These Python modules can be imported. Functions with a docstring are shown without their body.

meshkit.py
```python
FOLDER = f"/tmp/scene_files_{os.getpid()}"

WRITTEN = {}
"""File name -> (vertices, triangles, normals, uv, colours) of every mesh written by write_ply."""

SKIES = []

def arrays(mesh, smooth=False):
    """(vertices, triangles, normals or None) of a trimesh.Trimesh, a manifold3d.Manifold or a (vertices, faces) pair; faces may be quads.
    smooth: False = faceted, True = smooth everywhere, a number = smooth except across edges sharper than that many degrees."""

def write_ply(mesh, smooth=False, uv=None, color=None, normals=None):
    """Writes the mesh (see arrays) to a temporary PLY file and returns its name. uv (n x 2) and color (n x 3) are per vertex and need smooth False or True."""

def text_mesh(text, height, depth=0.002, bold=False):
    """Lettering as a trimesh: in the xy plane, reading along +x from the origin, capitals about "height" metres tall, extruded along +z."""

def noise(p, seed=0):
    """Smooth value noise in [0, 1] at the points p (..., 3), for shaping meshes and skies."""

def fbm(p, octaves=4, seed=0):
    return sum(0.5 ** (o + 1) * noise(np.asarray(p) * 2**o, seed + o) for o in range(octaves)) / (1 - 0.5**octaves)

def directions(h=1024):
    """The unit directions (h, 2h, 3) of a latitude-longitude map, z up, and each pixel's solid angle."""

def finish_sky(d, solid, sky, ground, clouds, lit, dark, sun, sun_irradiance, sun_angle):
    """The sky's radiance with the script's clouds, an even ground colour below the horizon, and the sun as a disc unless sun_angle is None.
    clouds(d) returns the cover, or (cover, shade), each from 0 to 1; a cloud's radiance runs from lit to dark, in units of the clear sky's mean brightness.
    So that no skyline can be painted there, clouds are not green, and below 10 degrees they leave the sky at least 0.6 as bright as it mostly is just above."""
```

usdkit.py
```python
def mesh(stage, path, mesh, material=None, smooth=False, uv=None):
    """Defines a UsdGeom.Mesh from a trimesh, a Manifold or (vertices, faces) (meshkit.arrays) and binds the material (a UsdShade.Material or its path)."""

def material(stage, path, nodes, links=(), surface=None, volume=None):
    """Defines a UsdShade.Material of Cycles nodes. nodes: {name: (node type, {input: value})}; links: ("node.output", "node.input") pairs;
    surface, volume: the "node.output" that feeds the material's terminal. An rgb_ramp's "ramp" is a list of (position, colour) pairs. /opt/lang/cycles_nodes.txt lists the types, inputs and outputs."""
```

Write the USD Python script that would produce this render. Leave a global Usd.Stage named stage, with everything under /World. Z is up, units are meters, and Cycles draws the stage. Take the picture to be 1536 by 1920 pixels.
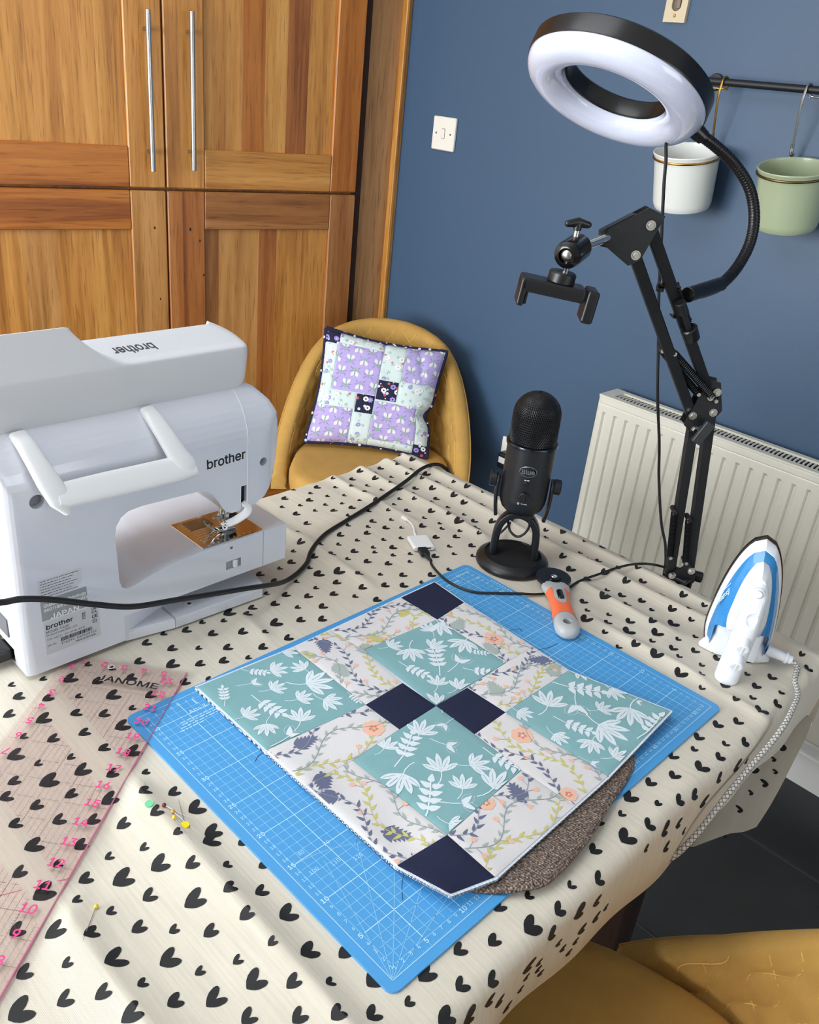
import math
import numpy as np
import trimesh
import manifold3d as m3
import shapely
from shapely.geometry import Polygon, Point, LineString, box as sbox, MultiPolygon
from shapely import affinity
from shapely.ops import unary_union
from pxr import Usd, UsdGeom, UsdLux, UsdShade, Sdf, Gf
import usdkit
import meshkit

stage = Usd.Stage.CreateInMemory()
UsdGeom.SetStageUpAxis(stage, "Z")
UsdGeom.SetStageMetersPerUnit(stage, 1.0)
UsdGeom.Xform.Define(stage, "/World")
UsdGeom.Scope.Define(stage, "/World/Looks")

# All coordinates below are centimetres: x, y along the sides of the cutting mat, z = 0 on top of the mat.
# The floor is at z = -75.3.  S() turns them into stage metres with the floor at 0.
ZF = -75.3


def S(p):
    p = np.asarray(p, float)
    return (p - [0, 0, ZF]) / 100.0


# ------------------------------------------------------------------ camera
cam = UsdGeom.Camera.Define(stage, "/World/camera")
CAM = np.array([-37.6105, -30.2198, 69.2773])
RM = np.array([[0.70478, -0.702777, 0.096904], [-0.257609, -0.380794, -0.88805], [0.661002, 0.600916, -0.449417]])
cw = S(CAM)
cam.AddTransformOp().Set(Gf.Matrix4d(*RM[0], 0, *(-RM[1]), 0, *(-RM[2]), 0, *map(float, cw), 1))
cam.CreateHorizontalApertureAttr(36.0)
cam.CreateVerticalApertureAttr(45.0)
cam.CreateFocalLengthAttr(36.0 * 1615.49 / 1536)
cam.CreateClippingRangeAttr(Gf.Vec2f(0.02, 100.0))
cam.CreateExposureAttr(0.2)

# ------------------------------------------------------------------ light
SKY = 0.5
dome = UsdLux.DomeLight.Define(stage, "/World/sky")
dome.CreateIntensityAttr(SKY)
dome.CreateColorAttr(Gf.Vec3f(0.86, 0.93, 1.0))


def window_light(name, centre, target, w, h, power, color):
    """Daylight entering at a window opening: a rectangle in the opening that shines along its -z."""
    c, t = S(centre), S(target)
    z = (c - t) / np.linalg.norm(c - t)
    x = np.cross([0, 0, 1.0], z) if abs(z[2]) < 0.99 else np.array([1.0, 0, 0])
    x /= np.linalg.norm(x)
    y = np.cross(z, x)
    l = UsdLux.RectLight.Define(stage, "/World/" + name)
    l.AddTransformOp().Set(Gf.Matrix4d(*x, 0, *y, 0, *z, 0, *map(float, c), 1))
    l.CreateWidthAttr(w / 100)
    l.CreateHeightAttr(h / 100)
    l.CreateIntensityAttr(power)
    l.CreateColorAttr(Gf.Vec3f(*color))


window_light("daylight_rooflight", (-50, 80, 171), (-50, 80, 0), 120, 120, 2.6, (0.95, 0.97, 1.0))
window_light("daylight_window_left", (-262, 120, 55), (0, 120, 20), 190, 135, 13, (0.93, 0.97, 1.0))
window_light("daylight_window_front", (60, -262, 60), (60, 0, 40), 150, 120, 1.6, (0.93, 0.97, 1.0))

# ------------------------------------------------------------------ helpers: prims
used, base_of = {}, {}


def unique(parent, name):
    k = (parent, name)
    n = used.get(k, 0)
    used[k] = n + 1
    return name if n == 0 else f"{name}_{n:03d}"


def data(prim, label=None, cat=None, group=None, kind=None):
    for k, v in (("label", label), ("category", cat), ("group", group), ("kind", kind)):
        if v:
            prim.SetCustomDataByKey(k, v)


def thing(name, base, label=None, cat=None, group=None, kind=None):
    path = "/World/" + unique("/World", name)
    x = UsdGeom.Xform.Define(stage, path)
    x.AddTranslateOp().Set(Gf.Vec3d(*map(float, S(base))))
    base_of[path] = np.asarray(base, float)
    data(x.GetPrim(), label, cat, group, kind)
    return path


def vf(mesh):
    if hasattr(mesh, "to_mesh"):
        m = mesh.to_mesh()
        return np.array(m.vert_properties[:, :3], float), np.array(m.tri_verts)
    if isinstance(mesh, tuple):
        v, f = np.asarray(mesh[0], float), np.asarray(mesh[1], int)
        if f.shape[1] == 4:
            f = np.vstack([f[:, [0, 1, 2]], f[:, [0, 2, 3]]])
        return v, f
    return np.array(mesh.vertices, float), np.array(mesh.faces)


def cat(*ms):
    vs, fs, n = [], [], 0
    for m in ms:
        if m is None:
            continue
        v, f = vf(m)
        vs.append(v)
        fs.append(f + n)
        n += len(v)
    return np.vstack(vs), np.vstack(fs)


def obj(name, mesh, mat, parent=None, label=None, cat=None, group=None, kind=None, smooth=32):
    """One Mesh prim: a part of parent (or a sub-part of a part), or a thing of its own."""
    v, f = vf(mesh)
    if parent is None:
        base = np.array([(v[:, 0].min() + v[:, 0].max()) / 2, (v[:, 1].min() + v[:, 1].max()) / 2, v[:, 2].min()])
        path = "/World/" + unique("/World", name)
    else:
        base = base_of[parent]
        path = parent + "/" + unique(parent, name)
    if smooth is not False and smooth is not True and len(f) > 60000:
        smooth = True
    m = usdkit.mesh(stage, path, trimesh.Trimesh((v - base) / 100.0, f, process=False), mat, smooth=smooth)
    m.CreateDoubleSidedAttr(True)
    if parent is None:
        m.AddTranslateOp().Set(Gf.Vec3d(*map(float, S(base))))
    base_of[path] = base
    data(m.GetPrim(), label, cat, group, kind)
    return path


# ------------------------------------------------------------------ helpers: shapes
def N(a):
    a = np.asarray(a, float)
    return a / np.linalg.norm(a)


def frame(ez, up=(0, 0, 1)):
    ez = N(ez)
    up = np.asarray(up, float)
    if abs(ez @ N(up)) > 0.98:
        up = np.array([1.0, 0, 0])
    ex = N(np.cross(up, ez))
    return ex, np.cross(ez, ex), ez


def place(mesh, o, ex, ey, ez):
    v, f = vf(mesh)
    return v @ np.array([ex, ey, ez], float) + np.asarray(o, float), f


def rot(mesh, o, ez, up=(0, 0, 1)):
    return place(mesh, o, *frame(ez, up))


def block(x0, x1, y0, y1, z0, z1, r=0.15):
    """A box with chamfered edges."""
    c = np.array([(x0 + x1) / 2, (y0 + y1) / 2, (z0 + z1) / 2])
    h = np.array([abs(x1 - x0), abs(y1 - y0), abs(z1 - z0)]) / 2
    r = min(r, h.min() * 0.8)
    if r <= 0:
        m = trimesh.creation.box(2 * h)
        return np.array(m.vertices) + c, np.array(m.faces)
    pts = []
    for sx in (-1, 1):
        for sy in (-1, 1):
            for sz in (-1, 1):
                s = np.array([sx, sy, sz])
                for k in range(3):
                    q = h - r
                    q[k] = h[k]
                    pts.append(s * q)
    m = trimesh.convex.convex_hull(np.array(pts))
    return np.array(m.vertices) + c, np.array(m.faces)


def rblock(x0, x1, y0, y1, z0, z1, r=0.5, n=16):
    """A box with round edges: the hull of eight spheres."""
    sp = m3.Manifold.sphere(r, n)
    out = []
    for x in (x0 + r, x1 - r):
        for y in (y0 + r, y1 - r):
            for z in (z0 + r, z1 - r):
                out.append(sp.translate((x, y, z)))
    return m3.Manifold.batch_hull(out)


def balls_hull(pr, n=20):
    return m3.Manifold.batch_hull([m3.Manifold.sphere(r, n).translate(tuple(map(float, p))) for p, r in pr])


def lathe(profile, n=40):
    """Profile of (radius, z) turned about z; closed where the radius is 0."""
    p = np.asarray(profile, float)
    a = np.arange(n) * 2 * np.pi / n
    v = np.stack([p[:, None, 0] * np.cos(a), p[:, None, 0] * np.sin(a), np.broadcast_to(p[:, None, 1], (len(p), n))], -1).reshape(-1, 3)
    i, j = np.meshgrid(np.arange(len(p) - 1), np.arange(n), indexing="ij")
    k = (j + 1) % n
    q = np.stack([i * n + j, i * n + k, (i + 1) * n + k, (i + 1) * n + j], -1).reshape(-1, 4)
    return v, np.vstack([q[:, [0, 1, 2]], q[:, [0, 2, 3]]])


def cyl(p0, p1, r, r1=None, n=24, ch=0.0):
    p0, p1 = np.asarray(p0, float), np.asarray(p1, float)
    r1 = r if r1 is None else r1
    L = np.linalg.norm(p1 - p0)
    prof = [(0, 0), (r - ch, 0)] + ([(r, ch), (r1, L - ch)] if ch else [(r1, L)]) + ([(r1 - ch, L)] if ch else []) + [(0, L)]
    return rot(lathe(prof, n), p0, p1 - p0)


def spline(pts, per=8):
    p = np.asarray(pts, float)
    p = np.vstack([2 * p[0] - p[1], p, 2 * p[-1] - p[-2]])
    t = np.linspace(0, 1, per, endpoint=False)[:, None]
    out = []
    for i in range(1, len(p) - 2):
        a, b, c, d = p[i - 1 : i + 3]
        out.append(0.5 * (2 * b + (c - a) * t + (2 * a - 5 * b + 4 * c - d) * t**2 + (3 * b - a - 3 * c + d) * t**3))
    return np.vstack(out + [p[-2:-1]])


def tube(pts, r, n=10, per=8, smooth=True):
    p = spline(pts, per) if smooth and len(pts) > 2 else np.asarray(pts, float)
    r = np.broadcast_to(np.asarray(r, float), (len(p),)) if np.ndim(r) == 0 else np.interp(np.linspace(0, 1, len(p)), np.linspace(0, 1, len(r)), r)
    t = np.gradient(p, axis=0)
    t /= np.linalg.norm(t, axis=1, keepdims=True) + 1e-12
    a = np.zeros_like(p)
    x = frame(t[0])[0]
    for i in range(len(p)):
        x = x - t[i] * (x @ t[i])
        x /= np.linalg.norm(x)
        a[i] = x
    b = np.cross(t, a)
    ang = np.arange(n) * 2 * np.pi / n
    v = p[:, None] + r[:, None, None] * (np.cos(ang)[None, :, None] * a[:, None] + np.sin(ang)[None, :, None] * b[:, None])
    i, j = np.meshgrid(np.arange(len(p) - 1), np.arange(n), indexing="ij")
    k = (j + 1) % n
    q = np.stack([i * n + j, i * n + k, (i + 1) * n + k, (i + 1) * n + j], -1).reshape(-1, 4)
    f = np.vstack([q[:, [0, 1, 2]], q[:, [0, 2, 3]]])
    v = np.vstack([v.reshape(-1, 3), p[:1], p[-1:]])
    e = len(v) - 2
    j = np.arange(n)
    k = (j + 1) % n
    f = np.vstack([f, np.stack([np.full(n, e), k, j], 1), np.stack([np.full(n, e + 1), (len(p) - 1) * n + j, (len(p) - 1) * n + k], 1)])
    return v, f


def extrude(poly, h, o=(0, 0, 0), ex=(1, 0, 0), ey=(0, 1, 0)):
    """A polygon thickened along ex x ey by h."""
    if not isinstance(poly, (Polygon, MultiPolygon)):
        poly = Polygon(poly)
    ms = [trimesh.creation.extrude_polygon(g, abs(h), engine="earcut") for g in (poly.geoms if hasattr(poly, "geoms") else [poly])]
    v, f = cat(*ms)
    if h < 0:
        v = v + [0, 0, h]
    return place((v, f), o, ex, ey, np.cross(ex, ey))


def mextrude(poly, h):
    """The same as a Manifold along z, from 0."""
    if not isinstance(poly, Polygon):
        poly = Polygon(poly)
    poly = shapely.geometry.polygon.orient(poly)
    rings = [np.array(poly.exterior.coords)[:-1]] + [np.array(r.coords)[:-1] for r in poly.interiors]
    return m3.Manifold.extrude(m3.CrossSection(rings), h)


def mplace(m, o, ex, ey):
    ez = np.cross(ex, ey)
    return m.transform(np.array([[ex[0], ey[0], ez[0], o[0]], [ex[1], ey[1], ez[1], o[1]], [ex[2], ey[2], ez[2], o[2]]], float))


def mcyl(p0, p1, r, n=32):
    ex, ey, ez = frame(np.asarray(p1, float) - np.asarray(p0, float))
    return mplace(m3.Manifold.cylinder(float(np.linalg.norm(np.asarray(p1, float) - np.asarray(p0, float))), r, r, n), p0, ex, ey)


def grid(fn, nu, nv, u=(0, 1), v=(0, 1), closed_u=False):
    """Quads over fn(u, v) -> (..., 3)."""
    uu, vv = np.linspace(*u, nu), np.linspace(*v, nv)
    U, V = np.meshgrid(uu, vv, indexing="ij")
    P = fn(U, V).reshape(-1, 3)
    i, j = np.meshgrid(np.arange(nu - 1), np.arange(nv - 1), indexing="ij")
    q = np.stack([i * nv + j, (i + 1) * nv + j, (i + 1) * nv + j + 1, i * nv + j + 1], -1).reshape(-1, 4)
    return P, np.vstack([q[:, [0, 1, 2]], q[:, [0, 2, 3]]])


def sheet(fn, nu, nv, thick, u=(0, 1), v=(0, 1)):
    """The same as a closed slab, thick along the surface's own normal."""
    P, f = grid(fn, nu, nv, u, v)
    t = trimesh.Trimesh(P, f, process=False)
    Q = P - np.array(t.vertex_normals) * thick
    n = len(P)
    idx = np.arange(n).reshape(nu, nv)
    ring = np.concatenate([idx[:, 0], idx[-1, 1:], idx[-2::-1, -1], idx[0, -2:0:-1]])
    k = np.roll(ring, -1)
    side = np.vstack([np.stack([ring, ring + n, k + n], 1), np.stack([ring, k + n, k], 1)])
    return np.vstack([P, Q]), np.vstack([f, f[:, ::-1] + n, side])


def flat(poly, size=None):
    """A polygon as triangles in z = 0, optionally cut finer than size."""
    out = []
    for g in getattr(poly, "geoms", [poly]):
        if g.geom_type != "Polygon" or g.area < 1e-5:
            continue
        try:
            v, f = trimesh.creation.triangulate_polygon(g, engine="earcut")
        except Exception:
            continue
        if len(f) == 0:
            continue
        if size:
            v, f = trimesh.remesh.subdivide_to_size(np.c_[v, np.zeros(len(v))], f, size, max_iter=8)
            v = v[:, :2]
        out.append((np.c_[v, np.zeros(len(v))], f))
    return cat(*out) if out else None


def drape(poly, fn, size=0.6):
    """A print: the polygon laid on the surface fn(a, b) -> points."""
    m = flat(poly, size)
    if m is None:
        return None
    v, f = m
    return fn(v[:, 0], v[:, 1]), f


_text = {}


def text(s, h, o, ex, ey, bold=False, depth=0.012, centre=False, stretch=1.0):
    k = (s, bold)
    if k not in _text:
        v, f = vf(meshkit.text_mesh(s, 1.0, 0.01, bold))
        _text[k] = (v, f)
    v, f = _text[k]
    v = v * [h * stretch, h, 0]
    v[:, 2] = np.where(_text[k][0][:, 2] > 0.005, depth, 0)
    if centre:
        v = v - [(v[:, 0].min() + v[:, 0].max()) / 2, (v[:, 1].min() + v[:, 1].max()) / 2, 0]
    ex, ey = N(ex), N(ey)
    return place((v, f), o, ex, ey, np.cross(ex, ey))


def sm(x, a, b):
    t = np.clip((np.asarray(x, float) - a) / (b - a), 0, 1)
    return t * t * (3 - 2 * t)


# ------------------------------------------------------------------ materials
def lin(c):
    """sRGB 0-255 to linear."""
    c = np.asarray(c, float) / 255
    return tuple(np.where(c <= 0.04045, c / 12.92, ((c + 0.055) / 1.055) ** 2.4))


def plain(name, rgb, rough=0.5, metal=0.0, coat=0.0, bump=None, vary=0.0, spec=None, sheen=0.0, extra=None):
    """Principled material from an sRGB colour; bump = (scale per metre, strength); vary = size of a soft mottling."""
    c = lin(rgb)
    nodes = {"p": ("principled_bsdf", {"base_color": c, "roughness": rough, "metallic": metal})}
    if coat:
        nodes["p"][1].update({"coat_weight": coat, "coat_roughness": 0.08})
    if spec is not None:
        nodes["p"][1]["specular_ior_level"] = spec
    if sheen:
        nodes["p"][1].update({"sheen_weight": sheen, "sheen_roughness": 0.4, "sheen_tint": tuple(np.minimum(1, np.array(c) * 1.5 + 0.1))})
    if extra:
        nodes["p"][1].update(extra)
    links = []
    if bump or vary:
        nodes["tc"] = ("texture_coordinate", {})
    if bump:
        nodes["bn"] = ("noise_texture", {"scale": bump[0], "detail": 3.0})
        nodes["b"] = ("bump", {"strength": bump[1], "distance": 0.001})
        links += [("tc.object", "bn.vector"), ("bn.fac", "b.height"), ("b.normal", "p.normal")]
    if vary:
        nodes["vn"] = ("noise_texture", {"scale": 9.0, "detail": 4.0})
        nodes["vr"] = ("rgb_ramp", {"ramp": [(0.25, tuple(np.array(c) * (1 - vary))), (0.75, tuple(np.minimum(1, np.array(c) * (1 + vary))))]})
        links += [("tc.object", "vn.vector"), ("vn.fac", "vr.fac"), ("vr.color", "p.base_color")]
    return usdkit.material(stage, "/World/Looks/" + name, nodes, links, surface="p.BSDF")


def wood(name, dark, mid, light, axis="z", rough=0.38, seed=0.0):
    """Oak: long fibres along the axis, broad growth bands, fine dark pores."""
    sc = {"z": (1, 1, 0.05), "x": (0.05, 1, 1)}[axis]
    d, m_, l = lin(dark), lin(mid), lin(light)
    nodes = {
        "tc": ("texture_coordinate", {}),
        "oi": ("object_info", {}),
        "off": ("combine_xyz", {"y": seed, "z": seed * 2}),
        "mul": ("math", {"math_type": "multiply", "value2": 13.7}),
        "rz": ("vector_rotate", {"rotate_type": "z_axis", "angle": 0.20798}),
        "add": ("vector_math", {"math_type": "add"}),
        "mp": ("mapping", {"scale": sc}),
        "n1": ("noise_texture", {"scale": 26.0, "detail": 5.0, "roughness": 0.62, "distortion": 0.6}),
        "n2": ("noise_texture", {"scale": 190.0, "detail": 3.0, "roughness": 0.6}),
        "r1": ("rgb_ramp", {"ramp": [(0.3, d), (0.48, m_), (0.68, l)]}),
        "r2": ("rgb_ramp", {"ramp": [(0.30, (0.45, 0.40, 0.34)), (0.46, (1, 1, 1))]}),
        "mx": ("mix", {"mix_type": "multiply", "fac": 0.75}),
        "b": ("bump", {"strength": 0.25, "distance": 0.0008}),
        "p": ("principled_bsdf", {"roughness": rough}),
    }
    links = [("oi.random", "mul.value1"), ("mul.value", "off.x"), ("tc.object", "rz.vector"), ("rz.vector", "add.vector1"), ("off.vector", "add.vector2"), ("add.vector", "mp.vector"),
             ("mp.vector", "n1.vector"), ("mp.vector", "n2.vector"), ("n1.fac", "r1.fac"), ("n2.fac", "r2.fac"), ("r1.color", "mx.color1"), ("r2.color", "mx.color2"), ("mx.color", "p.base_color"),
             ("n2.fac", "b.height"), ("b.normal", "p.normal")]
    return usdkit.material(stage, "/World/Looks/" + name, nodes, links, surface="p.BSDF")


def fabric(name, rgb, scale=900.0, strength=0.35, vary=0.06, rough=0.85, sheen=0.0, coord="object", fleck=0.0, flecks=None):
    """Woven cloth: two crossed thread waves as relief and a soft mottling of the tone."""
    c = np.array(lin(rgb))
    nodes = {
        "tc": ("texture_coordinate", {}),
        "w1": ("wave_texture", {"wave_type": "bands", "bands_direction": "x", "scale": scale / 6.28, "distortion": 1.2, "detail": 1.0, "detail_scale": 2.0}),
        "w2": ("wave_texture", {"wave_type": "bands", "bands_direction": "y", "scale": scale / 6.28, "distortion": 1.2, "detail": 1.0, "detail_scale": 2.0}),
        "m": ("math", {"math_type": "add"}),
        "b": ("bump", {"strength": strength, "distance": 0.0004}),
        "n": ("noise_texture", {"scale": 14.0, "detail": 6.0, "roughness": 0.65}),
        "r": ("rgb_ramp", {"ramp": [(0.3, tuple(c * (1 - vary))), (0.7, tuple(np.minimum(1, c * (1 + vary))))]}),
        "p": ("principled_bsdf", {"roughness": rough}),
    }
    if sheen:
        nodes["p"][1].update({"sheen_weight": sheen, "sheen_roughness": 0.35, "sheen_tint": tuple(np.minimum(1, c * 1.3 + 0.1))})
    links = [("tc.object", "w1.vector"), ("tc.object", "w2.vector"), ("tc.object", "n.vector"), ("w1.fac", "m.value1"), ("w2.fac", "m.value2"), ("m.value", "b.height"), ("b.normal", "p.normal"), ("n.fac", "r.fac")]
    if fleck:
        nodes["fn"] = ("noise_texture", {"scale": fleck, "detail": 3.0, "roughness": 0.7})
        nodes["fr"] = ("rgb_ramp", {"ramp": [(0.38, lin(flecks[0])), (0.52, lin(flecks[1])), (0.66, lin(flecks[2]))]})
        links += [("tc.object", "fn.vector"), ("fn.fac", "fr.fac"), ("fr.color", "p.base_color")]
    else:
        links += [("r.color", "p.base_color")]
    return usdkit.material(stage, "/World/Looks/" + name, nodes, links, surface="p.BSDF")


M_white = plain("white_gloss_plastic", (222, 225, 230), 0.28, coat=0.35)
M_white2 = plain("white_satin_plastic", (228, 229, 230), 0.38)
M_bed = plain("white_polished_plastic", (216, 216, 216), 0.12, coat=1.0)
M_black = plain("black_satin_plastic", (20, 21, 24), 0.36)
M_blackm = plain("black_matt_metal", (22, 24, 27), 0.42, bump=(900, 0.12))
M_blackg = plain("black_gloss_plastic", (14, 14, 16), 0.18)
M_rubber = plain("black_rubber", (17, 17, 19), 0.5)
M_chrome = plain("chrome", (225, 225, 222), 0.12, metal=1.0)
M_steel = plain("brushed_steel", (190, 190, 186), 0.3, metal=1.0)
M_brass = plain("brass", (190, 150, 80), 0.25, metal=1.0)
M_ink = plain("black_ink", (18, 18, 20), 0.6)
M_hole = plain("dark_recess", (40, 40, 44), 0.7)
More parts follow.
